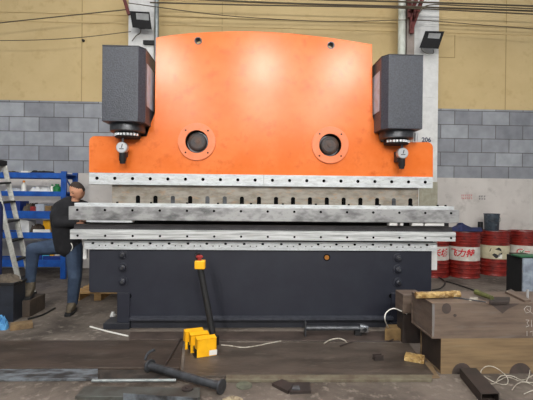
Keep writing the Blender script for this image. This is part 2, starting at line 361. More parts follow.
# roof purlin above the view
# floodlights
def flood(name, q, lens, Y, label, armpx):
    ctr = P(sum(x for x, y in q)/4, sum(y for x, y in q)/4, Y)
    t = thing(name, ctr, label, 'floodlight')
    F3 = [P(x, y, Y + (0.0 if i < 2 else 0.10)) for i, (x, y) in enumerate(q)]
    nrm = (F3[1]-F3[0]).cross(F3[3]-F3[0]).normalized()
    if nrm.y < 0: nrm = -nrm
    bm = nb(); cm = sum(F3, Vector())/4
    inner = [cm+(v-cm)*0.90 for v in F3]
    A = [bm.verts.new(v) for v in F3]; Bk = [bm.verts.new(cm+(v-cm)*0.8+nrm*0.09) for v in F3]
    I = [bm.verts.new(v) for v in inner]; J = [bm.verts.new(v+nrm*0.012) for v in inner]
    for i in range(4):
        j = (i+1) % 4; bm.faces.new((A[i], A[j], I[j], I[i])); bm.faces.new((I[i], I[j], J[j], J[i])); bm.faces.new((A[i], Bk[i], Bk[j], A[j]))
    bm.faces.new(J); bm.faces.new(Bk); 
    obj('lamp_body', bm, M['black'], t)
    # heat-sink fins on the back
    bm = nb()
    for k in range(5):
        s = -0.6+0.3*k; c0 = cm+(F3[1]-F3[0])*0.38*s+nrm*0.11; h = (F3[3]-F3[0])*0.3
        prism(bm, [c0-h*.6-nrm*0.02, c0+h*.6-nrm*0.02, c0+h*.6+nrm*0.01, c0-h*.6+nrm*0.01], (F3[1]-F3[0]).normalized()*0.008)
    obj('heat_sink', bm, M['black'], t)
    L = [P(x, y, Y + (0.0 if i < 2 else 0.09)) - nrm*0.006 for i, (x, y) in enumerate(lens)]
    obj('lens', prism(nb(), L, nrm*0.008), M['lens'], t, label='glass with a painted pale reflection')
    # U bracket to the column
    bm = nb(); A0 = P(armpx[0], armpx[1], YC); tube(bm, [A0, A0-Vector((0, 0.08, 0)), cm+nrm*0.10], 0.012, 6, 0); box(bm, (A0.x-0.06, YC-0.015, A0.z-0.06), (A0.x+0.06, YC, A0.z+0.06))
    obj('bracket', bm, M['black'], t)
    return t
flood('floodlight', [(129.8, 11), (149.5, 12), (151.8, 29.5), (132.5, 27.5)], [(136, 13), (148.5, 13.7), (149.3, 23), (136.8, 22)], 7.75, 'black floodlight mounted on the left white column', (142, 26))
flood('floodlight', [(425.3, 31), (444.5, 31.3), (438.5, 48.8), (419.3, 47.8)], [(429, 33), (440.8, 33.5), (438.5, 41.5), (427, 41)], 7.75, 'black floodlight tilted on the right white column', (425, 45))
cable([(421, 48), (423, 51.5), (429, 54), (433.5, 53), (433, 49.5)], 0.006, 'grey loop of cord hanging under the right floodlight', Y=8.02, name='lamp_cord')
cable([(141, 29), (140, 33), (136, 36), (132, 41)], 0.009, 'grey cord trailing below the left floodlight', Y=8.02, name='lamp_cord')
one('wall_clip', box(nb(), P(143, 44, YC-0.06), P(155, 41.5, YC)), M['black'], 'short dark strap on the left white column above grey housing', 'bracket')
# ------------------------------------------------------------ press brake
YF = 4.61
PBX = P(262, 300, YF).x
pb = thing('press_brake', (PBX, YF, 0), 'large orange and dark navy hydraulic press brake in the middle of the workshop', 'press brake')
def Z(py, Y, px=262): return P(px, py, Y).z
def X(px, Y, py=200): return P(px, py, Y).x
# --- ram plate (orange)
YO = 4.66
def xz(px, py, Y=YO): q = P(px, py, Y); return (q.x, q.z)
out = []
def arc(cx, cy, rr, t0, t1, n=6): return [(cx+rr*math.cos(math.radians(t0+(t1-t0)*i/n)), cy-rr*math.sin(math.radians(t0+(t1-t0)*i/n))) for i in range(n+1)]
top = [(156, 37.5), (170, 35.2), (190, 33), (212, 31.8), (232, 31.2), (252, 31.1), (272, 32), (292, 33.4), (314, 35.8), (335, 38.4), (355, 41.4), (372.2, 44.3)]
right = [(372.4, 80), (372.5, 116), (376, 127), (381, 142), (400, 142.3)] + arc(427, 148, 6, 90, 0) + [(433, 178.2)]
left = [(89, 172.4)] + arc(95, 142, 6, 180, 90) + [(120, 136.3), (146.5, 136.3), (150, 126), (154.8, 113), (155, 80)]
outline = [xz(*q) for q in top+right+left]
SC = YO/400
holes = []
for (cx, cy) in ((197, 141.8), (330, 145.2)): q = xz(cx, cy); holes.append((q[0], q[1], 11.5*SC))
for (cx, cy) in ((198.2, 40.8), (331, 45.2)): q = xz(cx, cy); holes.append((q[0], q[1], 3.2*SC))
obj('ram_plate', plate_holes(outline, holes, YO, YO+0.10), M['orange'], pb, label='large orange painted ram plate', bevel=0.006)
for k in (2, 3):
    cx, cz, _ = holes[k]; obj('lifting_bushing', ring(nb(), (cx, YO-0.004, cz), (0, 1, 0), 3.7*SC, 2.9*SC, 0.11), M['steeldark'], pb, smooth=True)
for k in range(2):
    cx, cz, _ = holes[k]
    fo = obj('bearing_flange', ring(nb(), (cx, YO-0.022, cz), (0, 1, 0), 18.6*SC, 11.3*SC, 0.024), M['orange2'], pb, smooth=True, bevel=0.003)
    for t in (45, 135, 225, 315):
        bx_, bz = cx+15.5*SC*math.cos(math.radians(t)), cz+15.5*SC*math.sin(math.radians(t))
        obj('bolt', cyl(nb(), (bx_, YO-0.026, bz), (bx_, YO-0.015, bz), 0.010, n=10), M['hole'], fo)
    bm = nb(); lathe(bm, (cx, YO+0.09, cz), [(0, 0), (9.2*SC, 0), (9.2*SC, 0.075), (8.2*SC, 0.085), (6.5*SC, 0.087), (6.2*SC, 0.080), (2.2*SC, 0.080), (2.0*SC, 0.088), (0, 0.088)], 32, axis=(0, -1, 0))
    obj('bearing_pin', bm, mat('oily_steel_%d' % k, (52, 50, 52), 0.5, 0.2, (84, 60, 46), 12), pb, smooth=True)
    obj('bearing_bore', ring(nb(), (cx, YO-0.008, cz), (0, 1, 0), 11.28*SC, 10.7*SC, 0.12), M['hole'], pb, smooth=True)
# --- upper frame behind ram
obj('rear_frame', box(nb(), (X(160, YO), YO+0.16, Z(120, YO)), (X(368, YO), YO+0.30, Z(50, YO))), M['navy2'], pb, bevel=0.01)
def fpoly(Xc):
    bm = nb(); pts = [(YO+0.14, 0.0), (6.0, 0.0), (6.0, 3.0), (YO+0.14, 3.0), (YO+0.14, 2.2), (5.35, 2.1), (5.45, 1.6), (5.35, 1.1), (YO+0.14, 1.0)]
    return prism(bm, [(Xc-0.03, y, z) for y, z in pts], (0.06, 0, 0))
for px in (158, 366): obj('side_frame', fpoly(X(px, YO)), M['navy2'], pb)
# --- hydraulic cylinder housings
def housing(fl, fr, ct, cb, side, top, bot, wp):
    """fl, fr: front face px; top, bot: py;  side=+1: right side faces the ram"""
    Y0, Y1 = 4.34, 4.92
    xl, xr, zt, zb = X(fl, Y0, 90), X(fr, Y0, 90), P((fl+fr)/2, top, Y0).z, P((fl+fr)/2, bot, Y0).z
    ch = 0.06
    if side > 0: pts = [(xl, Y0), (xr, Y0), (xr+ch, Y0+ch*1.3), (xr+ch, Y1), (xl, Y1)]; mid = xr+ch
    else: pts = [(xl-ch, Y0+ch*1.3), (xl, Y0), (xr, Y0), (xr, Y1), (xl-ch, Y1)]; mid = xl-ch
    h = obj('cylinder_housing', prism(nb(), [(x, y, zb) for x, y in pts], (0, 0, zt-zb)), M['housing'], pb, bevel=0.006)
    obj('housing_lid', prism(nb(), [(x, y, zt+0.001) for x, y in pts], (0, 0, 0.012)), M['navy2'], h)
    # mounting block in line with the ram shoulders
    s = side
    a0 = mid - s*0.25; a1 = X(wp[1], YO+0.14)
    obj('mounting_block', box(nb(), (min(a0, a1), YO+0.12, P(262, 139, YO).z), (max(a0, a1), YO+0.5, zt-0.12)), M['black'], h)
    # pale side sheet
    ys0, ys1 = Y0+0.13, Y1-0.03; xm = mid if s > 0 else mid-0.004
    pyl = P(wp[0], wp[3], ys0).z; pyh = P(wp[0], wp[2], ys0).z
    obj('side_sheet', box(nb(), (xm, ys0, pyl), (xm+0.004, ys1, pyh)), M['panel'], h, label='pale sheet metal strip')
    # flange stack below
    cx = (xl+xr)/2 + s*0.012; cy = Y0+0.25; rr = 0.192
    bm = lathe(nb(), (cx, cy, zb), [(0, 0.0), (rr, 0.0), (rr, -0.075), (rr-0.012, -0.085), (rr*0.7, -0.085), (rr*0.7, -0.085)], 40)
    obj('cylinder_flange', bm, M['steeldark'], h, smooth=True)
    bm = lathe(nb(), (cx, cy, zb-0.085), [(rr*0.72, 0), (rr*0.72, -0.055), (rr*0.5, -0.062), (0, -0.062)], 40)
    obj('piston_collar', bm, M['black'], h, smooth=True)
    for k in range(9):
        t = math.radians(-150+15*k); q = Vector((cx+rr*0.73*math.cos(t), cy+rr*0.73*math.sin(t), zb-0.115))
        obj('collar_screw', cyl(nb(), q-Vector((0, 0, 0.012)), q+Vector((0, 0, 0.012)), 0.016, n=8), M['silver'], h)
    # adjuster: rod, dial and handle
    return cx, zb
for (fl, fr, side, top_, bot, wp, gx, gy) in ((101.8, 138, 1, 46.4, 121.3, (143.5, 153.5, 64, 106), 122.7, 147.8), (388.8, 423, -1, 55.5, 128.8, (382, 373.8, 71, 111), 401.8, 153.5)):
    cx, zb = housing(fl, fr, 0, 0, side, top_, bot, wp)
    Yg = 4.53; g = P(gx, gy, Yg); zz = zb-0.14
    obj('adjuster_rod', cyl(nb(), (g.x, Yg, g.z), (g.x, Yg, zz+0.02), 0.014, n=12), M['steeldark'], pb, smooth=True)
    obj('adjuster_handle', lathe(nb(), (g.x, Yg, g.z-0.04), [(0.0, 0), (0.036, 0), (0.038, -0.10), (0.030, -0.115), (0.030, -0.135), (0, -0.14)], 20), M['black'], pb, smooth=True)
    d = obj('dial', lathe(nb(), (g.x, Yg+0.03, g.z), [(0, 0), (0.058, 0), (0.062, 0.01), (0.062, 0.065), (0.055, 0.072), (0, 0.072)], 28, axis=(0, -1, 0)), M['silver'], pb, smooth=True)
    bm = nb(); yy = Yg-0.046
    prism(bm, [(g.x-0.004, yy, g.z-0.005), (g.x+0.004, yy, g.z-0.005), (g.x+0.014, yy, g.z+0.035), (g.x+0.004, yy, g.z+0.035)], (0, 0.004, 0)); box(bm, (g.x-0.025, yy, g.z-0.02), (g.x+0.025, yy+0.004, g.z-0.012))
    obj('dial_pointer', bm, M['markblack'], d)
    obj('adjuster_bracket', box(nb(), (g.x-0.045, Yg+0.02, g.z-0.09), (g.x+0.02, YO, g.z+0.03)), M['navy2'], pb)
# hand valve details by right housing
q = P(416, 137, 4.62); obj('coupling', cyl(nb(), q-Vector((0, 0, 0.05)), q+Vector((0, 0, 0.05)), 0.022, n=14), M['silver'], pb, smooth=True)
# --- clamp strip under the orange plate
Ys = 4.63
zs0, zs1 = Z(186.2, Ys), Z(174.8, Ys)
xs0, xs1 = X(89, Ys, 178), X(432.8, Ys, 182)
spl = X(263.5, Ys)
for A, B in ((xs0, spl-0.001), (spl+0.001, xs1)):
    obj('clamp_strip', box(nb(), (A, Ys, zs0), (B, YO+0.10, zs1)), M['strip'], pb, bevel=0.003, label='pale machined steel strip')
def screw(x, y, z, rr, depth=0.006, name='screw', m='hole', n=12, sx=1.0):
    bm = nb(); cyl(bm, (x, y-0.003, z), (x, y+depth, z), rr, n=n)
    if sx != 1.0:
        for v in bm.verts: v.co.z = z+(v.co.z-z)*sx
    obj(name, bm, M[m], pb)
x_a, x_b = X(97, Ys, 177), X(425.2, Ys, 182)
for k in range(20): screw(x_a+(x_b-x_a)*k/19, Ys, (zs0+zs1)/2+0.004, 0.019)
# --- punch plate
Yp = 4.69
zp0, zp1 = Z(210, Yp), zs0
holes_p = []
obj('punch_plate', box(nb(), (X(112, Yp, 195), Yp, zp0), (X(418.5, Yp, 197), Yp+0.07, zp1)), M['punch'], pb, bevel=0.003, label='worn grey steel tool plate with rust traces')
xa, xb = X(138, Yp), X(410.3, Yp)
for k in range(17):
    x = xa+(xb-xa)*k/16
    bm = nb(); w_, zc, h_ = 0.024, Z(200.4, Yp), 0.045
    prism(bm, [(x-w_, Yp-0.003, zc-h_), (x+w_, Yp-0.003, zc-h_), (x+w_, Yp-0.003, zc+h_*0.6)]+[(x+w_*math.cos(math.radians(t)), Yp-0.003, zc+h_*0.6+w_*0.7*math.sin(math.radians(t))) for t in (45, 90, 135)]+[(x-w_, Yp-0.003, zc+h_*0.6)], (0, 0.006, 0))
    obj('slot', bm, M['steeldark'] if k in (2, 4, 5, 15) else M['hole'], pb)
# --- upper tool rail
Yr = 4.50
zr0, zr1, zr2 = Z(221.6, Yr), Z(208.0, Yr), Z(204.6, Yr+0.03)
obj('upper_tool_rail', box(nb(), (X(68.3, Yr, 214), Yr, zr0), (X(459.5, Yr, 217), Yr+0.12, zr1)), M['rail'], pb, bevel=0.008, label='smudged grey steel rail')
obj('rail_top_ledge', box(nb(), (X(73, Yr, 206), Yr+0.03, zr1-0.002), (X(455.5, Yr, 210), Yr+0.26, zr2)), M['strip'], pb, bevel=0.004)
xa, xb = X(77.3, Yr, 210), X(451, Yr, 215)
for k in range(15): screw(xa+(xb-xa)*k/14, Yr, Z(211.5, Yr), 0.014)
zt = zr2
for px in (117, 151, 187, 218, 251, 283, 316, 349, 380, 412, 438, 446):
    x = X(px, Yr+0.06, 205); b = obj('stud', cyl(nb(), (x, Yr+0.07, zt-0.001), (x, Yr+0.07, zt+0.016), 0.013, n=8), M['hole'], pb)
obj('tool_segment', box(nb(), (X(86, Yr, 222), Yr+0.01, Z(223.6, Yr)), (X(132, Yr, 222), Yr+0.10, zr0+0.001)), M['strip'], pb)
for (pa, pb_) in ((390, 398), (401, 404), (413, 424), (426, 445)):
    obj('tool_segment', box(nb(), (X(pa, Yr, 222), Yr+0.02, Z(224.6, Yr)), (X(pb_, Yr, 222), Yr+0.10, zr0+0.001)), M['whitepaint'], pb)
# --- back gauge dark beam seen through the gap
obj('back_gauge', box(nb(), (X(75, 5.0), 4.98, Z(230, 5.0)), (X(448, 5.0, 225), 5.08, Z(217, 5.0))), M['black'], pb)
# --- lower rail and die
zl0, zl1, zl2 = Z(240.2, Yr), Z(235.2, Yr), Z(230.9, Yr)
xl0, xl1 = X(70, Yr, 238), X(455.6, Yr, 238)
prof = [(Yr, zl0), (Yr, zl1-0.004), (Yr+0.008, zl1-0.002), (Yr+0.008, zl1+0.002), (Yr-0.002, zl1+0.004), (Yr-0.002, zl2-0.008), (Yr+0.01, zl2), (Yr+0.20, zl2), (Yr+0.20, zl0)]
obj('lower_tool_rail', prism(nb(), [(xl0, y, z) for y, z in prof], (xl1-xl0, 0, 0)), M['bright'], pb, label='bright ground steel rail')
xa, xb = X(77.6, Yr, 236), X(451, Yr, 240)
for k in range(15): screw(xa+(xb-xa)*k/14, Yr, Z(236.8, Yr), 0.013)
zd = Z(225.8, Yr+0.05)
bm = nb(); ys = [(Yr+0.05, zl2), (Yr+0.05, zd-0.03), (Yr+0.075, zd), (Yr+0.10, zd), (Yr+0.115, zd-0.02), (Yr+0.13, zd), (Yr+0.19, zd), (Yr+0.19, zl2)]
obj('die_block', prism(bm, [(xl0+0.02, y, z) for y, z in ys], (xl1-xl0-0.03, 0, 0)), M['die'], pb, label='dark steel V die')
# --- bed strip
Yb = 4.585
zb0, zb1 = Z(250.3, Yb), Z(241.6, Yb)
obj('bed_strip', box(nb(), (X(84, Yb, 245), Yb, zb0), (X(437, Yb, 247), Yb+0.10, zb1)), M['strip'], pb, bevel=0.003, label='pale perforated steel strip')
obj('table_top', box(nb(), (X(86, Yb, 245), Yb+0.03, zb1-0.02), (X(434, Yb, 247), Yb+0.16, zl0)), M['navy2'], pb)
xa, xb = X(93, Yb, 243), X(427, Yb, 246)
zc = (zb0+zb1)/2
for k in range(19):
    x = xa+(xb-xa)*k/18; screw(x, Yb, zc+0.022, 0.017, sx=0.75)
    if k < 18:
        for f in (0.33, 0.66): screw(x+(xb-xa)/18*f, Yb, zc-0.004, 0.0075, name='pin', n=8)
# --- bed
YB = 4.62; th = 0.12
bl, br = X(89, YB, 270), X(431.5, YB, 280)
zst = P(100, 292.5, YB).z
cutl, cutr = X(117, YB, 300), X(404.5, YB, 300)
zsl = 0.10
outb = [(bl, zb0+0.01), (bl, zst+0.02), (bl+0.02, zst), (cutl, zst), (cutl, zsl), (cutr, zsl), (cutr, zst), (br-0.02, zst), (br, zst+0.02), (br, zb0+0.01)]
bm = prism(nb(), [(x, YB, z) for x, z in outb], (0, th, 0))
bed = obj('bed_plate', bm, M['navy'], pb, bevel=0.005, label='dark navy painted bed plate')
# slot at the foot, bolts
for px, s in ((128.3, 1), (392, -1)):
    x = X(px, YB, 300); z0_, z1_ = P(px, 318, YB).z, P(px, 296, YB).z
    bm = nb(); box(bm, (x-0.012, YB-0.002, z0_), (x+0.012, YB+0.004, z1_-0.01)); cyl(bm, (x+s*0.012, YB-0.002, z1_), (x+s*0.012, YB+0.004, z1_), 0.026, n=16)
    obj('relief_slot', bm, M['hole'], pb)
for (px, pys) in ((123.2, (254.7, 267.2, 281)), (397.8, (258, 269.3, 282.2))):
    for py in pys:
        q = P(px, py, YB)
        b = obj('anchor_bolt', lathe(nb(), (q.x, YB, q.z), [(0, 0), (0.055, 0), (0.055, 0.012), (0.038, 0.014), (0.034, 0.045), (0.024, 0.05), (0, 0.05)], 20, axis=(0, -1, 0)), M['navy'], pb, smooth=True)
        obj('bolt_head', cyl(nb(), (q.x, YB-0.065, q.z), (q.x, YB-0.048, q.z), 0.018, n=6), M['steeldark'], b)
# base flange
obj('toe_plate', box(nb(), (X(131, YB, 320), YB-0.004, 0.0), (X(392, YB, 320), YB+0.02, 0.104)), M['navy2'], pb)
obj('base_ledge', prism(nb(), [(X(131, YB, 320), y, z) for y, z in ((YB, 0.138), (YB+0.02, 0.138), (YB+0.02, 0.104), (4.55, 0.104), (4.55, 0.125))], (X(392, YB, 320)-X(131, YB, 320), 0, 0)), mat('pale_navy', (64, 66, 74), 0.4, 0.1, (46, 48, 56), 14), pb, label='paler ledge edge')  # ledge in a paler navy than the bed plate
# feet
for pa, pb2, fa, fb in ((117.5, 130, 105, 131), (391, 403.5, 388, 415)):
    ft = obj('foot_block', box(nb(), (X(pa, YB, 310), YB-0.015, 0.0), (X(pb2, YB, 310), YB+0.16, zst)), M['navy'], pb, bevel=0.004)
    obj('foot_pad', box(nb(), (X(fa, YB, 324), YB-0.06, 0.0), (X(fb, YB, 324), YB+0.2, 0.07)), M['navy2'], pb, bevel=0.004)
# lever/limit knob holes
for (px, py, m) in ((326.8, 257.5, 'hole'),):
    q = P(px, py, YB); o = obj('port_ring', ring(nb(), (q.x, YB-0.006, q.z), (0, 1, 0), 0.040, 0.028, 0.01), M['hole'], pb); obj('port_plug', cyl(nb(), (q.x, YB-0.004, q.z), (q.x, YB+0.004, q.z), 0.029, n=18), mat('brass', (180, 120, 50), 0.4, 0.5), o, label='brass plug')
q = P(197.5, 255.5, YB); obj('port_ring', cyl(nb(), (q.x, YB-0.01, q.z), (q.x, YB+0.01, q.z), 0.036, n=20), M['hole'], pb)
# pale guard panels behind both ends
for pa, pc, ya, yc in ((83, 86.5, 249, 259), (431.5, 437.2, 250, 270)):
    obj('end_guard', box(nb(), (X(pa, 4.72, 255), 4.72, P(pa, yc, 4.72).z), (X(pc, 4.72, 255), 4.76, zb1)), M['whitepaint'], pb, label='white end guard panel')
# ------------------------------------------------------------ foot pedal station
fb = PF(203, 356)
fp = thing('foot_pedal_station', fb, 'yellow double foot pedal switch with black upright pole and yellow button box', 'foot pedal')
def pedal(pxy, dx, parent):
    pass
def ground_box(c0, ang, lo, hi): return box(nb(), lo, hi, Matrix.Translation(c0) @ Matrix.Rotation(ang, 4, 'Z'))
B0 = PF(197, 359.8); B0.z = 0.035
ang = math.atan2(PF(217, 358).y-PF(196, 361.2).y, PF(217, 358).x-PF(196, 361.2).x)
mt = Matrix.Translation(B0) @ Matrix.Rotation(ang, 4, 'Z')
W = 0.185
obj('base_plate', box(nb(), (-0.02, 0.0, -0.035), (W+0.02, 0.34, -0.018), mt), M['black'], fp)
def hood(y0, y1, w0, w1):
    bm = nb(); zb_, h = -0.02, 0.145; t = 0.008
    # closed front wall, sloping top, side cheeks
    prism(bm, [mt @ Vector((x, y0, z)) for x, z in ((w0, zb_), (w1, zb_), (w1, h), (w0, h))], (mt.to_3x3() @ Vector((0, t, 0))))
    for x in (w0, w1-t):
        prism(bm, [mt @ Vector((x, y, z)) for y, z in ((y0, zb_ if x > w0 else 0.055), (y1, zb_ if x > w0 else 0.04), (y1, 0.06), (y0+0.07, h+0.012), (y0, h))], (mt.to_3x3() @ Vector((t, 0, 0))))
    prism(bm, [mt @ Vector((w0, y, z)) for y, z in ((y0, h-0.006), (y0+0.07, h+0.005), (y1, 0.055), (y1, 0.063), (y0+0.07, h+0.013), (y0, h+0.002))], (mt.to_3x3() @ Vector((w1-w0, 0, 0))))
    return bm
obj('pedal_guard', hood(0.0, 0.095, 0.0, W), M['yellow'], fp)
obj('pedal_guard', hood(0.135, 0.20, -0.030, W-0.035), M['yellow'], fp)
obj('pedal_guard', hood(0.245, 0.33, -0.060, W-0.06), M['yellow'], fp)
for k, (yy, ww) in enumerate(((0.115, -0.01), (0.225, -0.04))):
    obj('treadle', box(nb(), (ww+0.005, yy-0.03, 0.0), (ww+0.14, yy+0.02, 0.05), mt), M['black'], fp)
obj('name_label', box(nb(), (W-0.07, -0.003, -0.012), (W+0.004, 0.001, 0.035), mt), M['white'], fp, label='small white label')
# pole
Abot = PF(214.5, 343, 0.03); Atop = P(200.2, 268, Abot.y+0.10)
obj('pole', cyl(nb(), Abot, Atop, 0.032, n=16), M['black'], fp, smooth=True)
obj('pole_socket', cyl(nb(), (Abot.x, Abot.y, 0.0), (Abot.x, Abot.y, 0.10), 0.045, n=16), M['black'], fp, smooth=True)
Yq = Atop.y
bb = P(200.2, 264.3, Yq)
bx = obj('button_box', box(nb(), (bb.x-0.053, Yq-0.05, bb.z-0.045), (bb.x+0.053, Yq+0.05, bb.z+0.042)), M['yellow'], fp, bevel=0.01)
bt = P(199.5, 258.6, Yq)
obj('emergency_button', lathe(nb(), (bt.x, Yq, bb.z+0.04), [(0, 0), (0.02, 0), (0.02, 0.025), (0.036, 0.03), (0.036, 0.045), (0.02, 0.055), (0, 0.056)], 20), M['redplastic'], bx, smooth=True, label='red mushroom button')
obj('cable_gland', tube(nb(), [(bt.x-0.03, Yq, bb.z+0.035), (bt.x-0.04, Yq+0.01, bb.z+0.09), (bt.x-0.01, Yq+0.05, bb.z+0.10), (bt.x+0.0, Yq+0.07, bb.z+0.03)], 0.012, 8), M['black'], bx, smooth=True)
# ------------------------------------------------------------ floor plates and steel pieces
def slab(name, pts, h, m, label, cat, z0=0.0, bevel=0.004):
    """pts: corners on the top face as seen in the photo"""
    q = [PF(x, y, z0+h) for x, y in pts]
    return one(name, prism(nb(), [(v.x, v.y, z0) for v in q], (0, 0, h)), m, label, cat, bevel=bevel)
M['plateA'] = mat('brown_floor_plate', (76, 64, 56), 0.5, 0.1, (54, 45, 38), 2.2, 0.4, 0.62, 0.2, 30, stretch=(.6, 2, 1), c3=(92, 82, 74), s3=8)
M['plateB'] = mat('grey_brown_floor_plate', (84, 74, 66), 0.5, 0.1, (60, 52, 45), 2.6, 0.4, 0.62, 0.2, 30, stretch=(.6, 2, 1), c3=(102, 93, 84), s3=10)
slab('floor_plate', [(-60, 368), (180, 367.5), (183, 340), (-30, 340.5)], 0.020, M['plateA'], 'wide brown steel plate on the floor left of the yellow pedals', 'steel plate')
slab('floor_plate', [(183, 376), (434, 374.5), (409, 343), (186, 342)], 0.016, M['plateB'], 'wide grey-brown steel plate on the floor under the yellow pedals', 'steel plate')
slab('floor_plate', [(129, 339), (400, 341), (396, 331), (130, 331.5)], 0.012, mat('foot_plate', (80, 68, 62), 0.55, 0.1, (58, 49, 44), 4), 'narrow brown steel plate along the foot of the press brake', 'steel plate')
slab('flat_bar', [(-40, 379), (98, 378.5), (98, 368.5), (-40, 369)], 0.022, M['bluesteel'], 'scuffed blue-grey flat steel bar on the floor at lower left', 'steel bar')
slab('flat_bar', [(99, 379.5), (182, 379), (181, 369.5), (99, 369.5)], 0.012, mat('brown_bar', (76, 68, 62), 0.5, 0.2, (46, 42, 40), 9), 'dull brown flat bar beside the blue-grey bar', 'steel bar')
slab('edge_bar', [(226, 379.5), (432, 379.3), (432, 374.5), (226, 374.5)], 0.025, mat('pale_bar', (116, 110, 92), 0.55, 0.1, (92, 80, 66), 9), 'long pale steel strip along the front of the floor plate', 'steel bar')
A, B = PF(92, 381, 0.03), PF(176, 380.5, 0.03)
one('thin_pipe', cyl(nb(), (A.x, A.y, 0.032), (B.x, B.y, 0.032), 0.013, n=12), M['galv'], 'thin pale pipe lying left of the spindle shaft', 'pipe', smooth=True)
slab('flat_bar', [(75, 396), (200, 397), (200, 387.5), (85, 386)], 0.03, mat('greenish_bar', (86, 88, 84), 0.5, 0.2, (64, 58, 52), 5), 'greenish grey steel offcut at the bottom left', 'steel bar')
# channel steel at bottom
q0, q1 = PF(123, 394, 0.06), PF(198, 397, 0.06)
bm = nb(); 
A, B = Vector((q0.x, q0.y, 0)), Vector((q1.x, q1.y-0.02, 0)); d = (B-A).normalized(); n = Vector((-d.y, d.x, 0))
def chan(A, d, n, L, w, h, t):
    bm = nb(); prof = [(0, 0), (w, 0), (w, h), (w-t, h), (w-t, t), (t, t), (t, h), (0, h)]
    return prism(bm, [A+n*u+Vector((0, 0, v)) for u, v in prof], d*L)
ch = chan(A-n*0.10, d, n, (B-A).length, 0.11, 0.062, 0.008)
bmesh.ops.rotate(ch, verts=ch.verts, cent=A, matrix=Matrix.Rotation(0, 3, 'X'))
one('steel_channel', ch, M['bluesteel'], 'short grey steel channel on the floor, below the spindle shaft', 'steel channel')
q = PF(187, 390.5, 0.03)
one('steel_offcut', lathe(nb(), (q.x, q.y+0.02, 0.03), [(0, 0), (0.045, 0), (0.045, 0.012), (0.02, 0.014), (0.02, 0.02), (0, 0.02)], 20), M['rustdark'], 'small dark round steel offcut by the steel channel', 'offcut', smooth=True)
# spindle shaft with end discs
A, B = PF(150, 374, 0.0), PF(221, 388, 0.0)
ra = 0.056; A = PF(149.8, 372.5, 0); B = PF(221.5, 394, 0); A.z = B.z = ra
d = (B-A).normalized(); sp = thing('spindle_shaft', (A.x, A.y, 0), 'dark round steel shaft with a disc on each end, lying on the floor', 'shaft')
obj('shaft', cyl(nb(), A, B, 0.033, n=24), M['steeldark'], sp, smooth=True)
obj('end_disc', cyl(nb(), A-d*0.008, A+d*0.010, 0.056, n=28), M['steeldark'], sp, smooth=True)
obj('end_disc', cyl(nb(), B-d*0.010, B+d*0.006, 0.056, n=28), M['steeldark'], sp, smooth=True)
obj('hub', cyl(nb(), A-d*0.05, A-d*0.008, 0.022, n=16), M['rustdark'], sp, smooth=True)
q0 = A-d*0.03
# upright claw near left disc
bm = tube(nb(), [(q0.x-0.02, q0.y, 0.10), (q0.x+0.0, q0.y+0.02, 0.15), (q0.x+0.06, q0.y+0.02, 0.185)], 0.012, 8)
obj('lever', bm, M['steeldark'], sp, smooth=True)
# thin dark rod diagonal
A, B = PF(181, 339, 0.025), PF(166, 364, 0.03)
one('thin_rod', cyl(nb(), (A.x, A.y, 0.029), (B.x, B.y, 0.029), 0.009, n=10), M['rustdark'], 'thin dark rod lying slantwise left of the yellow pedals', 'rod', smooth=True)
# white rod left
A, B = PF(90, 326.5, 0.01), PF(128, 336, 0.01)
one('white_strip', tube(nb(), [(A.x, A.y, 0.009), ((A.x+B.x)/2, (A.y+B.y)/2-0.01, 0.009), (B.x, B.y, 0.009)], 0.009, 8), M['white'], 'thin white rod on the floor beside the left foot of the machine', 'rod', smooth=True)
# white cords
def cord(pts, rad, label, m='whitecord', z=None, name='cord'):
    q = []
    for t in pts:
        zz = t[2] if len(t) > 2 else (rad+0.018 if z is None else z); q.append(PF(t[0], t[1], zz))
    return one(name, tube(nb(), q, rad, 6), M[m], label, 'cord', smooth=True)
cord([(221, 345), (232, 346), (243, 347.5), (256, 346), (268, 343.5), (281, 341)], 0.006, 'white cord on the floor running right from the yellow pedals')
cord([(324, 343.5), (330, 340, .04), (338, 338.5, .06), (344, 340, .05), (347, 343)], 0.007, 'short arched white cord below the silver cylinder')
cord([(340, 346), (352, 342), (364, 341.5), (386, 341.5), (396, 338)], 0.006, 'brownish cord trailing beside the silver cylinder', 'rustdark')
# silver cylinder lying against base
A, B = PF(305.5, 336, 0.0), PF(359, 336, 0.0)
A.z = B.z = 0.085
cy = thing('rod_cylinder', (A.x, A.y, 0), 'silver-grey rod with thin end plate and chromed knuckle against the machine base', 'cylinder')
obj('rod', cyl(nb(), A, B, 0.026, n=20), M['steeldark'], cy, smooth=True)
obj('end_plate', box(nb(), (A.x-0.012, A.y-0.06, 0.0), (A.x+0.0, A.y+0.06, 0.17)), M['steeldark'], cy, bevel=0.003)
obj('support', box(nb(), (B.x-0.05, B.y-0.03, 0.0), (B.x+0.02, B.y+0.03, 0.062)), M['black'], cy)
bm = nb(); cyl(bm, B-Vector((0.0, 0, 0)), B+Vector((0.09, 0, -0.012)), 0.052, 0.046, n=16); obj('knuckle', bm, mat('chrome', (215, 218, 222), 0.2, 0.9, (120, 122, 126), 18), cy, smooth=True, label='shiny chromed knuckle')
bm = nb(); cyl(bm, B+Vector((0.05, -0.06, 0.0)), B+Vector((0.05, 0.05, 0.0)), 0.022, n=10); obj('cross_pin', bm, M['black'], cy)
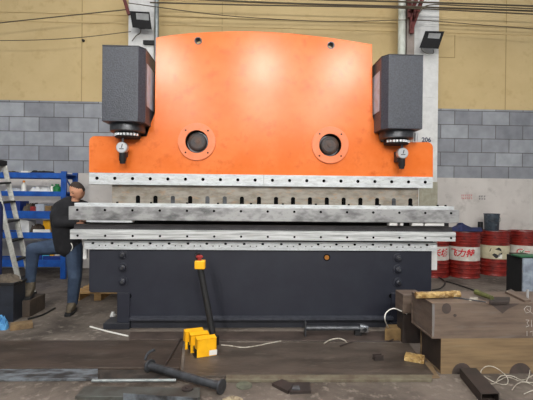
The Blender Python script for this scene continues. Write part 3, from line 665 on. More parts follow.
# dark rag and clamp bits
def rag(name, pts, h, m, label, cat='rag', z0=0.0, res=10, amp=0.5):
    q = [PF(x, y, z0) for x, y in pts]; bm = nb(); cx = sum((v.x for v in q))/len(q); cyy = sum((v.y for v in q))/len(q)
    rows = []
    n = 28; k = 7
    per = smoothpts(q+[q[0]], 6)
    per = [per[int(i*len(per)/n) % len(per)] for i in range(n)]
    for j in range(k+1):
        s = 1-j/k
        rows.append([bm.verts.new((cx+(v.x-cx)*s, cyy+(v.y-cyy)*s, z0+(h*math.sqrt(max(0, 1-s*s))*(1+random.uniform(-amp, amp)) if j else 0))) for v in per] if s > 0 else [bm.verts.new((cx, cyy, z0+h))])
    for a_, b_ in zip(rows, rows[1:]):
        for i in range(n):
            jn = (i+1) % n
            if len(b_) == 1: bm.faces.new((a_[i], a_[jn], b_[0]))
            else: bm.faces.new((a_[i], a_[jn], b_[jn], b_[i]))
    bm.faces.new(rows[0][::-1])
    return one(name, bm, m, label, cat, smooth=True)
bm = None
rg = thing('scrap_bracket', PF(290, 386), 'dark rusty bracket scrap lying flat on the floor at the front', 'bracket')
def sl(pts, h, z0=0.0): q = [PF(x, y, z0+h) for x, y in pts]; return prism(nb(), [(v.x, v.y, z0) for v in q], (0, 0, h))
obj('plate', sl([(290, 392), (311, 391), (310, 382), (288, 383)], 0.02), M['rustdark'], rg); obj('tongue', sl([(272, 383), (288, 391), (294, 384), (282, 379)], 0.025), M['rustdark'], rg)
obj('washer', sl([(292, 389), (300, 389), (299, 385), (293, 385)], 0.008, 0.02), M['bluesteel'], rg)
one('steel_clip', chan(PF(375, 361, 0.016), Vector((1, 0.15, 0)).normalized(), Vector((-0.15, 1, 0)).normalized(), 0.085, 0.05, 0.045, 0.008), M['rustdark'], 'small brown steel clip standing on the plate before the right foot', 'clip')
q = PF(244, 386)
one('round_lid', lathe(nb(), (q.x, q.y, 0), [(0, 0), (0.065, 0), (0.065, 0.008), (0.05, 0.014), (0.035, 0.012), (0, 0.012)], 24), mat('greengrey', (96, 100, 84), 0.6, 0, (76, 76, 66), 12), 'greenish round cap on the floor right of the shaft end', 'cap', smooth=True)
# wood shavings heap bottom
rag('sawdust_heap', [(222, 399), (234, 396), (243, 399), (236, 405), (226, 405)], 0.015, mat('pale_dust', (170, 156, 130), 0.9, 0, (120, 106, 84), 30), 'small pale heap of debris at the bottom edge', 'debris')
# wooden block & rag right of plates
W1 = PF(402, 358.5)
one('wood_block', sl([(404, 357), (424, 360.5), (425, 355), (406, 351.5)], 0.035, 0.016), M['goldfoil'], 'small yellowish wood offcut on plate left of the lower steel beam', 'wood block', bevel=0.004)
slab('steel_strip', [(409, 379), (440, 377), (430, 362), (402, 362)], 0.012, M['rust2'], 'tan steel sheet corner on the floor beside the lower beam', 'steel plate')
# cardboard packing by right foot with white hose
o = one('packing_block', prism(nb(), [PF(384.5, 341.5), PF(406, 341.5), PF(402, 336), PF(386, 336)], (0, 0, 0.13)), M['tan'], 'crumpled tan cardboard block beneath the white hose near the right foot', 'cardboard', bevel=0.012)
one('hose', tube(nb(), [PF(388, 327, 0.136), P(385, 320, 4.03), P(386, 313, 4.05), P(393, 308.5, 4.07), P(401, 311, 4.08), P(407, 314, 4.08)], 0.006, 8), M['white'], 'white hose arching over the cardboard block beside the beams', 'hose', smooth=True)
# ------------------------------------------------------------ steel beams right
def hbox(name, pxl, py0, py1, Y, dep, x1, m, label, hollow=None, cat='steel beam'):
    xl = P(pxl, (py0+py1)/2, Y).x; zt = P(pxl, py0, Y).z; zb_ = P(pxl, py1, Y).z
    return xl, zt, zb_
YL = PF(441, 374).y
lx, lzt = P(441, 356, YL).x, P(441, 338.5, YL).z
lb = thing('steel_beam', (lx, YL, 0), 'tan rusty box beam on the floor, lower of the two stacked beams', 'steel beam')
XR = 3.3
def boxbeam(parent, xl, xr, y0, y1, z0, z1, t, m, me_):
    # four walls, hollow end
    bm = nb()
    box(bm, (xl, y0, z0), (xr, y0+t, z1)); box(bm, (xl, y1-t, z0), (xr, y1, z1)); box(bm, (xl, y0+t, z0), (xr, y1-t, z0+t)); box(bm, (xl, y0+t, z1-t), (xr, y1-t, z1))
    obj('beam_body', bm, m, parent)
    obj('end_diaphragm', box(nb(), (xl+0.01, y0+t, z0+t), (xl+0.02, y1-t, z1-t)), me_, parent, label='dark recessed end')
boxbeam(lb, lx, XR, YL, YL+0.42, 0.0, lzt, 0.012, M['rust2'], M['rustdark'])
YU = YL+0.0
ux, uzt, uzb = P(432, 320, YU).x, P(432, 303.3, YU).z, lzt
ub = thing('steel_beam', (ux, YU, uzb), 'grey-brown box beam resting on top of the tan beam', 'steel beam')
boxbeam(ub, ux, XR, YU, YU+0.44, uzb, uzt, 0.012, M['rust'], M['rust'])
def decal(parent, name, pts, Y, m, label=None):
    return obj(name, prism(nb(), [P(x, y, Y-0.002) for x, y in pts], (0, 0.0025, 0)), m, parent, label=label)
def ell(cx, cy, rx, ry, n=20, t0=0, t1=360): return [(cx+rx*math.cos(math.radians(t0+(t1-t0)*i/n)), cy-ry*math.sin(math.radians(t0+(t1-t0)*i/n))) for i in range(n if t1-t0 == 360 else n+1)]
decal(ub, 'mark', ell(446.5, 308.5, 4.6, 5.3), YU, M['mark'], 'dark round stained spot')
decal(ub, 'mark', ell(455, 315.5, 1.6, 1.6), YU, M['mark'])
decal(ub, 'mark', [(490, 303.6), (520, 303.6), (508, 309), (502.5, 313.5), (497, 309)], YU, M['mark'], 'dark wedge-shaped stain')
decal(ub, 'edge_scuff', [(432.3, 304), (434.5, 304), (434.8, 320), (434, 336.5), (432.3, 336.5)], YU, mat('bluish_scale', (122, 120, 120), 0.5, 0.1, (118, 108, 100), 6))
decal(lb, 'mark', ell(462, 374, 10, 11, 14, 0, 180), YL, M['mark'], 'dark half-round patch')
decal(lb, 'mark', ell(520.5, 374, 11, 11, 14, 0, 180), YL, M['mark'])  # half-round patches darker than the beam, at its lower edge
bm = nb()
for pts in ([(524, 309), (527, 306), (531, 307), (530, 312), (526, 313), (524, 309)], [(527, 309), (533, 314), (538, 310)], [(526, 320), (529, 320), (527, 323), (529, 326), (526, 327)], [(531.5, 320), (531.5, 327)], [(527, 331), (527, 336)], [(530, 332), (533, 331), (533, 336)]):
    q = [P(x, y, YU-0.003) for x, y in pts]; tube(bm, q, 0.0022, 4, 0)
obj('chalk_marking', bm, M['chalk'], ub, label='white chalk scribbles')
# small beam behind
ys_ = 4.05
zsb = P(405, 313.5, ys_).z
one('support_block', box(nb(), (X(405, ys_, 300), ys_+0.05, 0.0), (X(424, ys_, 300), ys_+0.22, zsb-0.001)), M['rustdark'], 'dark block beneath the short brown steel block beside the beams', 'steel block', bevel=0.005)
bm = box(nb(), (X(403, ys_, 300), ys_, zsb), (X(424, ys_, 300), ys_+0.22, P(405, 294.5, ys_).z))
one('steel_block', bm, M['rust'], 'short brown steel block standing behind the left end of the beams', 'steel block', bevel=0.005)
# square tube in front
A, B = PF(483, 399.5, 0.0), PF(460, 374, 0.0)
fr = PF(490, 402); d = (PF(465, 376)-PF(491, 402)).normalized(); n = Vector((d.y, -d.x, 0))
sz, hh = 0.115, 0.075
def tubebeam(A, d, n, L, w, h, t):
    bm = nb()
    for (u0, u1, v0, v1) in ((0, w, 0, t), (0, w, h-t, h), (0, t, t, h-t), (w-t, w, t, h-t)):
        prism(bm, [A+n*u+Vector((0, 0, v)) for u, v in ((u0, v0), (u1, v0), (u1, v1), (u0, v1))], d*L)
    return bm
A = PF(481, 403.5); 
one('square_tube', tubebeam(A, (PF(460, 377)-A).normalized(), Vector((1, 0.02, 0)), (PF(460, 377)-A).length, 0.14, 0.075, 0.007), M['rustdark'], 'dark rusty rectangular tube with open end, lower right corner', 'steel tube')
# wire tangle
random.seed(3)
def wire(pts, label, rad=0.0035):
    return one('wire', tube(nb(), [PF(x, y, z) for x, y, z in pts], rad, 6), M['whitecord'], label, 'wire', smooth=True)
wire([(482, 377, .06), (481, 371, .08), (486, 366.5, .10), (494, 367, .10), (502, 372, .08), (507.5, 378, .05), (507, 384, .01), (500, 384, .01), (492, 381, .01), (484, 376, .05)], 'pale wire forming the big loop in front of the tan beam')
wire([(484, 379, .01), (492, 384, .01), (500, 380, .02), (508, 377, .03), (520, 381, .02), (536, 383, .01)], 'pale wire running right through the tangle')
wire([(512, 390, .01), (517, 384, .02), (525, 382, .03), (532, 385, .02), (538, 390, .01)], 'short pale wire arching at the right of the tangle')
wire([(526, 382, .02), (529, 376, .05), (530, 370, .08)], 'pale wire end sticking up at the right edge')
wire([(496, 382, .01), (501, 376, .02), (512, 376, .04), (523, 380, .02), (535, 374, .03)], 'pale wire crossing beneath the upright wire end')
wire([(524, 394, .01), (531, 391, .01), (540, 389, .01)], 'small pale wire bit nearest the camera')
# ---- things on the upper beam
zt = uzt
def onbeam(pts, h, z0=None): z0 = zt if z0 is None else z0; return sl(pts, h, z0)
bm = nb(); random.seed(11)
q = [PF(416, 299, zt), PF(459, 297.5, zt)]
prev = []
N_ = 14
for i in range(N_+1):
    c = q[0].lerp(q[1], i/N_); ring_ = []
    for k in range(10):
        t = 2*PI*k/10; rr = 1+random.uniform(-.18, .18)
        ring_.append(bm.verts.new((c.x+random.uniform(-.004, .004), c.y+0.035*math.cos(t)*rr, zt+0.032+0.031*math.sin(t)*(rr if math.sin(t) > 0 else 1))))
    if prev:
        for k in range(10): bm.faces.new((prev[k], prev[(k+1) % 10], ring_[(k+1) % 10], ring_[k]))
    else: bm.faces.new(ring_)
    prev = ring_
bm.faces.new(prev[::-1])
one('wrapped_bundle', bm, M['goldfoil'], 'crumpled yellow wrapped bundle on the left end of the upper beam', 'bundle')
# angle grinder-like tool
g0 = PF(476, 292, zt+0.04); g1 = PF(492, 298, zt+0.035)
gr = thing('hand_tool', (g0.x, g0.y, zt), 'tool with olive grip lying on the upper beam', 'tool')
obj('grip', tube(nb(), [g0, g0.lerp(g1, .5), g1], lambda t: 0.026-0.006*t, 12), M['olive'], gr, smooth=True)
obj('tool_head', onbeam([(489, 301.5), (509, 301.5), (510, 297), (491, 296.5)], 0.022), M['rustdark'], gr, bevel=0.003)
one('flat_offcut', onbeam([(505, 291), (525, 300.5), (531, 299.5), (511, 289)], 0.02), M['rust'], 'grey-brown flat steel offcut lying slantwise on the upper beam', 'steel bar', bevel=0.002)
one('white_scrap', onbeam([(469, 300), (478, 300), (478, 297), (470, 297)], 0.008), M['whitecord'], 'small pale scrap on the upper beam beside the olive-gripped tool', 'scrap')
q = PF(527.5, 299, zt)
one('metal_pin', cyl(nb(), (q.x, q.y, zt), (q.x, q.y, zt+0.085), 0.011, n=14), M['silver'], 'short silver pin standing upright on the upper beam', 'pin', smooth=True)
one('thin_bar', cyl(nb(), PF(452, 297, zt+0.008), PF(486, 302, zt+0.008), 0.006, n=8), M['steeldark'], 'thin dark bar lying between the yellow bundle and olive tool', 'rod')
# cabinet behind beam
yc_ = 4.3
cx0, cx1 = P(522.5, 270, yc_).x, P(548, 270, yc_).x
zc1 = P(523, 257.5, yc_).z
cb = thing('control_cabinet', ((cx0+cx1)/2, yc_, 0), 'dark metal cabinet with grey front at the right edge behind the beams', 'cabinet')
obj('cabinet_body', box(nb(), (cx0, yc_+0.01, 0.0), (cx1, yc_+0.28, zc1)), M['black'], cb, bevel=0.005)
obj('front_panel', box(nb(), (cx0, yc_-0.012, 0.03), (cx1, yc_+0.01, zc1-0.01)), M['greyplastic'], cb, bevel=0.004, label='shiny grey front sheet')
one('green_lid', box(nb(), (P(520, 257, yc_).x, yc_+0.0, zc1), (cx1, yc_+0.16, zc1+0.018)), mat('dull_green', (40, 92, 62), 0.5), 'green plastic tray lying on the cabinet top at right edge', 'tray', bevel=0.004)
one('red_brick', box(nb(), (P(508, 257, yc_+0.2).x+0.06, yc_+0.18, zc1), (cx1-0.1, yc_+0.27, zc1+0.02)), M['brownpaint'], 'thin brown strip lying on the cabinet top', 'strip')
# black hose on floor behind
cord([(428, 275), (438, 277), (445, 282), (441, 288), (432, 290)], 0.010, 'black hose looping on the floor between machine and drums', 'blackcord', z=0.018)
cord([(446, 281), (462, 286), (478, 292), (492, 300)], 0.011, 'black cable running along the floor in front of the drums', 'blackcord', z=0.02)
# ------------------------------------------------------------ drums
def drum(px, Yc, label, band, writing_=None, py=250):
    x = P(px, py, Yc).x; R_ = 0.288; H = 0.885
    t = thing('oil_drum', (x, Yc, 0), label, 'drum', None)
    def rp(z0, z1, hoops, n=0):
        pr = [(R_, z0)]
        for h in hoops: pr += [(R_, h-0.016), (R_+0.010, h-0.006), (R_+0.010, h+0.006), (R_, h+0.016)]
        pr.append((R_, z1)); return pr
    B0_, B1_ = 0.335, 0.600
    lo = [(0, 0.012), (R_-0.01, 0.012), (R_+0.006, 0.0), (R_+0.008, 0.014), (R_, 0.026)] + rp(0.03, B0_, (0.10, 0.19, 0.27))
    obj('lower_shell', lathe(nb(), (x, Yc, 0), lo, 48), M['drumred'], t, smooth=True)
    obj('label_band', lathe(nb(), (x, Yc, 0), [(R_, B0_), (R_, B1_)], 48), band, t, smooth=True, label='pale painted band')
    up = rp(B1_, H-0.03, (0.66, 0.71, 0.76, 0.81)) + [(R_, H-0.02), (R_+0.008, H-0.010), (R_+0.006, H), (R_-0.006, H), (R_-0.010, H-0.02), (0, H-0.02)]
    obj('upper_shell', lathe(nb(), (x, Yc, 0), up, 48), M['drumred'], t, smooth=True)
    for (dx, dy, rr) in ((0.0, 0.2, 0.035), (0.05, -0.2, 0.02)):
        obj('bung', cyl(nb(), (x+dx, Yc+dy, H-0.021), (x+dx, Yc+dy, H-0.004), rr, n=16), M['drumred'], t, smooth=True)
    return t, x, Yc, R_
def wrap(tinfo, s, size, m, theta, z, shear=0.0, name='lettering', me=None, sx=1.0):
    t, x, Yc, R_ = tinfo; me = me or text_mesh(s, size, shear); bm = nb(); bm.from_mesh(me)
    if not bm.verts: return
    bmesh.ops.triangulate(bm, faces=bm.faces); bmesh.ops.subdivide_edges(bm, edges=bm.edges, cuts=1)
    g = bmesh.ops.extrude_face_region(bm, geom=list(bm.faces))
    bmesh.ops.translate(bm, verts=[v for v in g['geom'] if isinstance(v, bmesh.types.BMVert)], vec=(0, 0, 0.004))
    for v in bm.verts:
        th_ = theta + v.co.x*sx/R_; rr = R_+0.0005+v.co.z
        v.co = Vector((x+rr*math.sin(th_), Yc-rr*math.cos(th_), z+v.co.y))
    obj(name, bm, m, t, label=None)
def facing(tinfo):   # angle (about the drum axis) that faces the camera
    t, x, Yc, R_ = tinfo; return math.atan2(-x, Yc)
d1 = drum(463.8, 7.74, 'red drum with white band and large red lettering, nearest the machine', M['drumwhite'])
d0 = drum(433.2, 7.80, 'red drum half hidden behind the machine end and the lettered drum', M['drumwhite'])
d2 = drum(493.6, 7.99, 'red drum with cream band and torn black sticker, under the bucket', M['drumcream'])
d3 = drum(523.8, 8.0, 'red drum with white band and round red-green emblem, at right edge', M['drumwhite'])
wrap(d1, '飞力特', 0.155, M['markred'], facing(d1)-0.17, 0.475, 0.25)
wrap(d0, '长城', 0.155, M['markred'], facing(d0)+0.45, 0.475, 0.25)
def poly_me(polys):
    bm = nb()
    for pts in polys: bm.faces.new([bm.verts.new((x, y, 0)) for x, y in pts])
    me = bpy.data.meshes.new('p'); bm.to_mesh(me); bm.free(); return me
wrap(d2, None, 0, M['markblack'], facing(d2)+0.25, 0.45, name='sticker', me=poly_me([[(-.10, -.03), (-.03, -.10), (.02, -.07), (-.01, -.02), (-.06, .0)], [(.02, -.07), (.07, -.02), (.09, .02), (.03, .0), (0, -.04)], [(-.05, .08), (.02, .12), (.06, .09), (.07, .04), (.03, .06), (-.01, .07)], [(-.13, .03), (-.11, .1), (-.12, .1), (-.145, .03)]]))
wrap(d2, None, 0, M['white'], facing(d2)+0.38, 0.42, name='sticker', me=poly_me([[(-.03, -.06), (.04, -.07), (.05, -.01), (.01, .03), (-.02, -.02)]]))
def arcpoly(r0, r1, t0, t1, n=16, cx=0, cy=0, ex=1.2):
    o_ = [(cx+r1*ex*math.cos(math.radians(t0+(t1-t0)*i/n)), cy+r1*math.sin(math.radians(t0+(t1-t0)*i/n))) for i in range(n+1)]
    i_ = [(cx+r0*ex*math.cos(math.radians(t0+(t1-t0)*i/n)), cy+r0*math.sin(math.radians(t0+(t1-t0)*i/n))) for i in range(n+1)]
    return [[o_[k], o_[k+1], i_[k+1], i_[k]] for k in range(n)]
wrap(d3, None, 0, M['markred'], facing(d3)-0.18, 0.475, name='emblem', me=poly_me(arcpoly(0.045, 0.062, 60, 330)+[[(.07, .0), (.16, .005), (.16, .02), (.07, .018)]]))
wrap(d3, None, 0, M['markgreen'], facing(d3)-0.15, 0.475, name='emblem', me=poly_me([[(-.03, .02), (-.005, -.03), (.01, -.03), (.06, .05), (.03, .03), (.003, -.008), (-.015, .02)]]))
wrap(d3, None, 0, M['markgreen'], facing(d3)+0.35, 0.375, name='green_stripe', me=poly_me([[(-.1, -.02), (.15, -.02), (.15, .02), (-.1, .015)]]))
# bucket on drums, dark tarp, small can
H = 0.885
xb = P(490.8, 222, 8.0).x
bk = thing('bucket', (xb, 7.97, H), 'grimy dark bucket standing on the drum with the torn sticker', 'bucket')
obj('pail', lathe(nb(), (xb, 7.97, H), [(0, 0), (0.125, 0), (0.130, 0.01), (0.145, 0.33), (0.153, 0.335), (0.153, 0.345), (0.140, 0.345), (0.125, 0.02), (0, 0.02)], 32), M['bucket'], bk, smooth=True)
obj('handle', tube(nb(), [(xb-0.148, 7.97, H+0.30), (xb-0.12, 7.86, H+0.22), (xb, 7.81, H+0.17), (xb+0.12, 7.86, H+0.22), (xb+0.148, 7.97, H+0.30)], 0.004, 6), M['steeldark'], bk, smooth=True)
xb = P(482.5, 226, 8.05).x
one('small_can', lathe(nb(), (xb+0.02, 8.16, H), [(0, 0), (0.05, 0), (0.05, 0.16), (0.045, 0.165), (0, 0.165)], 20), M['black'], 'small dark can just left of the bucket', 'can', smooth=True)
# dark tarp draped over far drums
bm = nb(); pts = []
prev = None
for i, px in enumerate([446, 450, 455, 459, 461, 464, 470, 480]):
    zt_ = H+0.03+{4: 0.14, 3: 0.09, 5: 0.10}.get(i, 0.05); x = P(px, 226, 7.75).x
    cur = [bm.verts.new((x, 7.66, H+0.002)), bm.verts.new((x, 7.70, zt_)), bm.verts.new((x, 7.86, zt_-0.01)), bm.verts.new((x, 7.92, H+0.002))]
    if prev:
        for k in range(4): bm.faces.new((prev[k], prev[(k+1) % 4], cur[(k+1) % 4], cur[k]))
    else: bm.faces.new(cur)
    prev = cur
bm.faces.new(prev[::-1])
one('folded_tarp', bm, M['tarp'], 'dark blue folded cloth lying on top of the left drums', 'cloth')
# ------------------------------------------------------------ shelf rack left
SY0, SY1 = 7.35, 7.85
sx0, sx1 = P(-40, 200, SY0).x, P(66, 200, SY0).x
sh = thing('storage_rack', ((sx0+sx1)/2, SY0, 0), 'blue steel storage rack full of tools against the left back wall', 'shelf')
def sz(py, px=35): return P(px, py, SY0).z
levels = [(172.6, 178.0), (191.3, 196.2), (211, 218.6), (232.5, 238.5), (260, 267)]
TOPS = []
for t_, b_ in levels:
    bm = nb(); z1, z0 = sz(t_), sz(b_)
    box(bm, (sx0, SY0, z0), (sx1, SY0+0.04, z1)); box(bm, (sx0, SY1-0.04, z0), (sx1, SY1, z1)); box(bm, (sx0, SY0+0.04, z1-0.03), (sx1, SY1-0.04, z1-0.012))
    obj('shelf_board', bm, M['blue'], sh, bevel=0.004); TOPS.append(z1-0.012)
zt = sz(172)
for x in (sx0, P(-2, 200, SY0).x - 0.4, sx1-0.09):
    for y in (SY0-0.012, SY1-0.05):
        obj('upright', box(nb(), (x, y, 0), (x+0.09, y+0.06, zt+0.02)), M['blue'], sh, bevel=0.004)
obj('side_brace', tube(nb(), [(sx1-0.02, SY0+0.04, sz(178)), (sx1-0.02, SY1-0.03, sz(196))], 0.015, 6, 0), M['blue'], sh)
# lower blue pallet boxes (bins) on the rack
def item(name, bm, m, label, cat, **k): return one(name, bm, m, label, cat, **k)
def sbox(px0, px1, py_top, lvl, y0=0.08, dep=0.25, m='white', name='carton', label='', cat='box', bevel=0.006):
    Y = SY0+y0; z0 = TOPS[lvl]+0.0005; x0, x1 = P(px0, 200, Y).x, P(px1, 200, Y).x; z1 = P((px0+px1)/2, py_top, Y).z
    return item(name, box(nb(), (x0, Y, z0), (x1, Y+dep, max(z1, z0+0.02))), M[m], label, cat, bevel=bevel)
def sbottle(px, py_top, lvl, rad, m, capm, label, y0=0.12, cat='bottle'):
    Y = SY0+y0; z0 = TOPS[lvl]+0.0005; x = P(px, 200, Y).x; h = max(P(px, py_top, Y).z-z0, 0.05)
    t = thing('bottle', (x, Y, z0), label, cat)
    obj('bottle_body', lathe(nb(), (x, Y, z0), [(0, 0), (rad, 0), (rad, h*0.62), (rad*0.4, h*0.8), (rad*0.4, h*0.84), (0, h*0.84)], 20), M[m], t, smooth=True)
    obj('bottle_cap', lathe(nb(), (x, Y, z0+h*0.82), [(0, 0), (rad*0.5, 0), (rad*0.5, h*0.18), (0, h*0.18)], 16), M[capm], t, smooth=True)
    return t
# top shelf
sbox(20.5, 27.5, 170.8, 0, 0.05, 0.2, 'white', 'packet', 'small white packet on the top board of the blue rack', 'packet')
def srag(px0, px1, lvl, h, m, label, cat='rag', y0=0.06, dep=0.3, name='rag'):
    Y = SY0+y0; z0 = TOPS[lvl]+0.0005; x0, x1 = P(px0, 200, Y).x, P(px1, 200, Y).x
    bm = nb(); nx, ny = 12, 6; g = []
    for j in range(ny+1):
        g.append([bm.verts.new((x0+(x1-x0)*i/nx, Y+dep*j/ny, z0 if (i in (0, nx) or j in (0, ny)) else z0+h*(0.45+0.55*random.random()))) for i in range(nx+1)])
    for j in range(ny):
        for i in range(nx): bm.faces.new((g[j][i], g[j][i+1], g[j+1][i+1], g[j+1][i]))
    base = [g[0][i] for i in range(nx+1)]+[g[j][nx] for j in range(1, ny+1)]+[g[ny][i] for i in range(nx-1, -1, -1)]+[g[j][0] for j in range(ny-1, 0, -1)]
    bm.faces.new(base[::-1])
    return item(name, bm, M[m], label, cat, smooth=True)
srag(28, 48, 0, 0.06, 'black', 'dark crumpled cloth on the top board of the blue rack')
srag(0, 12, 0, 0.045, 'raggrey', 'grey cloth on the top board at the left, by the ladder')
# second shelf
sbottle(23.8, 180.5, 1, 0.042, 'white', 'orangecap', 'white bottle with orange cap on the second board')
sbottle(57, 184, 1, 0.07, 'green', 'green', 'dark green bottle at right end of second board')
sbottle(52.3, 184.5, 1, 0.035, 'white', 'green', 'slim white bottle beside the dark green bottle')
srag(28, 49, 1, 0.10, 'whitepaint', 'heap of white wrapping on the second board', 'wrapping')
srag(3, 21, 1, 0.07, 'panel', 'pale plastic wrap heap left of the orange-capped bottle', 'wrapping')
# third shelf
sbox(0, 20, 201, 2, 0.05, 0.3, 'bluedark', 'storage_bin', 'blue plastic bin on the third board behind the ladder', 'bin')
srag(22, 31, 2, 0.16, 'raggrey', 'dirty rag heap on the third board near the blue bin')
sbox(30, 34, 206.5, 2, 0.05, 0.1, 'redplastic', 'small_box', 'small red box on the third board', 'box')
sbox(35, 44, 204, 2, 0.12, 0.2, 'panel', 'carton', 'pale carton on the third board, middle', 'box')
sbox(45, 51, 206, 2, 0.08, 0.2, 'tan', 'carton', 'tan carton on the third board by the man', 'box')
# fourth
sbox(20, 29, 220.5, 3, 0.08, 0.25, 'whitepaint', 'carton', 'white carton on the fourth board left of the yellow one', 'box')
sbox(43, 50, 220.5, 3, 0.2, 0.2, 'yellow', 'carton', 'yellow carton on the fourth board', 'box')
srag(30, 42, 3, 0.16, 'brownpaint', 'brown tool heap on the fourth board', 'tools', name='tool_heap')
sbox(33, 50, 229.5, 3, 0.045, 0.03, 'white', 'tray', 'shallow white tray at the front of the fourth board', 'tray')
# fifth: blue bins near the floor
sbox(26, 42, 251, 4, 0.05, 0.35, 'bluedark', 'storage_bin', 'blue plastic bin low on the rack behind the raised leg', 'bin')
sbox(43, 62, 256, 4, 0.045, 0.03, 'bluedark', 'storage_bin', 'shallow blue bin low on the rack by the man', 'bin')
sbox(41, 49, 251.5, 4, 0.08, 0.2, 'cyan', 'packet', 'light blue packet in the low right blue bin', 'packet')
sbox(50, 54, 250, 4, 0.08, 0.2, 'yellow', 'packet', 'yellow packet in the low right blue bin', 'packet')
sbox(55, 60, 247.5, 4, 0.08, 0.2, 'drumwhite', 'packet', 'off-white packet in the low right blue bin', 'packet')
# ------------------------------------------------------------ ladder
ld = thing('step_ladder', PF(25, 300), 'scuffed aluminium step ladder leaning at the left edge beside the rack', 'ladder')
LY = 5.9
T0, T1 = P(4.0, 164, LY+0.25), P(-8.5, 164.5, LY-0.05)
b0 = P(33.5, 296, LY+0.25); b1 = P(23.0, 299, LY-0.05)
b0.z = b1.z = 0.02
def rail_(A, B, w=0.034):
    bm = nb(); d = (B-A).normalized(); u = Vector((d.z, 0, -d.x)).normalized(); v = Vector((0, 1, 0))
    prism(bm, [A-u*w-v*0.013, A+u*w-v*0.013, A+u*w+v*0.013, A-u*w+v*0.013], B-A); return bm
l0 = obj('stile', rail_(T0, b0), M['alu'], ld, bevel=0.004); l1 = obj('stile', rail_(T1, b1), M['alu'], ld, bevel=0.004)
for k in range(1, 7):
    t = k/7; A, B = T0.lerp(b0, t), T1.lerp(b1, t)
    bm = nb(); prism(bm, [A+Vector((-0.045, 0, -.012)), A+Vector((0.045, 0, -.012)), A+Vector((0.045, 0, .012)), A+Vector((-0.045, 0, .012))], B-A); obj('tread', bm, M['black'], ld)
for A in (b0, b1): obj('rubber_foot', box(nb(), (A.x-0.04, A.y-0.02, 0), (A.x+0.04, A.y+0.02, 0.05)), M['black'], ld)
Cc = (T0+T1)/2
obj('ladder_cap', box(nb(), (Cc.x-0.12, T1.y-0.02, T0.z-0.03), (T0.x+0.04, T0.y+0.02, T0.z+0.05)), M['black'], ld, bevel=0.01)
for A, B in ((T0, Vector((T0.x-0.85, T0.y+0.0, 0.0))), (T1, Vector((T1.x-0.85, T1.y, 0.0)))): obj('rear_leg', rail_(A-Vector((0.03, 0, 0)), B, 0.02), M['alu'], ld)
# ------------------------------------------------------------ dark bin with rag, roll
by = PF(8, 322).y
x0, x1 = P(-22, 300, by).x, P(13.3, 300, by).x
zt = P(8, 283, by).z
bn = thing('waste_bin', ((x0+x1)/2, by, 0), 'dark square bin at the left edge in front of the ladder', 'bin')
bm = nb(); t = 0.012; dp = 0.25
box(bm, (x0, by, 0), (x1, by+t, zt)); box(bm, (x0, by+dp-t, 0), (x1, by+dp, zt)); box(bm, (x0, by+t, 0), (x0+t, by+dp-t, zt)); box(bm, (x1-t, by+t, 0), (x1, by+dp-t, zt)); box(bm, (x0+t, by+t, 0), (x1-t, by+dp-t, 0.02))
obj('bin_body', bm, M['darkbin'], bn)
bm = nb(); box(bm, (x0-0.015, by-0.015, zt-0.03), (x1+0.015, by, zt)); box(bm, (x1, by, zt-0.03), (x1+0.015, by+dp+0.015, zt)); box(bm, (x0-0.015, by+dp, zt-0.03), (x1, by+dp+0.015, zt))
obj('bin_rim', bm, M['black'], bn)
bm = nb(); blob(bm, ((x0+x1)/2+0.05, by+dp/2, zt-0.02), (0.17, 0.115, 0.10), 22, 0.16)
one('rag_pile', bm, M['raggrey'], 'grey-brown rags piled in the dark bin', 'rags', smooth=True)
bm = nb(); lathe(bm, (P(-5, 260, by+0.36).x, by+0.36, 0.0), [(0, 0), (0.07, 0), (0.075, 0.4), (0.08, 0.9), (0.085, 1.35), (0.06, 1.42), (0, 1.42)], 18)
one('rolled_tarp', bm, M['tarp'], 'dark blue rolled tarp standing upright at the left picture edge', 'tarp', smooth=True)
rag('blue_cloth', [(-6, 330), (6, 330), (9, 325), (5, 320), (-6, 321)], 0.07, M['ragblue'], 'light blue crumpled cloth on the floor at the left edge', 'cloth')
A = PF(8, 328); one('timber_offcut', sl([(10, 326), (33, 323), (32, 319.5), (11, 322.5)], 0.06), M['wood2'], 'short timber offcut on the floor in front of the dark bin', 'wood block', bevel=0.006)
q = PF(4, 322); one('cork_ball', blob(nb(), (q.x, q.y+0.06, 0.09), (0.03, 0.03, 0.03), 14), M['wood2'], 'small brown knob beside the light blue cloth', 'knob', smooth=True)
# dark rod on floor left
cord([(28, 319), (42, 315), (55, 308)], 0.012, 'thin dark rod on the floor between bin and standing boot', 'blackcord', z=0.012, name='dark_rod')
# ------------------------------------------------------------ pallet behind the machine
py_ = PF(95, 301).y
pl = thing('wooden_pallet', (P(95, 300, py_).x, py_, 0), 'pale wooden pallet on the floor behind the left end of the machine', 'pallet')
xa, xb = P(72, 300, py_).x, P(150, 300, py_).x
for k in range(5):
    y = py_+0.02+k*0.18; obj('deck_board', box(nb(), (xa, y, 0.10), (xb, y+0.10, 0.122)), M['wood'], pl)
for x in (xa, (xa+xb)/2-0.1-0.15, (xa+xb)/2+0.2, xb-0.1):
    obj('stringer_block', box(nb(), (x, py_+0.02, 0.0), (x+0.10, py_+0.84, 0.10)), M['wood'], pl)
# small white can near foot
q = PF(113, 319); one('crushed_can', blob(nb(), (q.x, q.y, 0.045), (0.03, 0.05, 0.045), 12, 0.25), M['whitepaint'], 'crumpled pale paper beside the left foot of the machine', 'paper', smooth=True)
# ------------------------------------------------------------ crate under the raised foot
YPn = 5.12
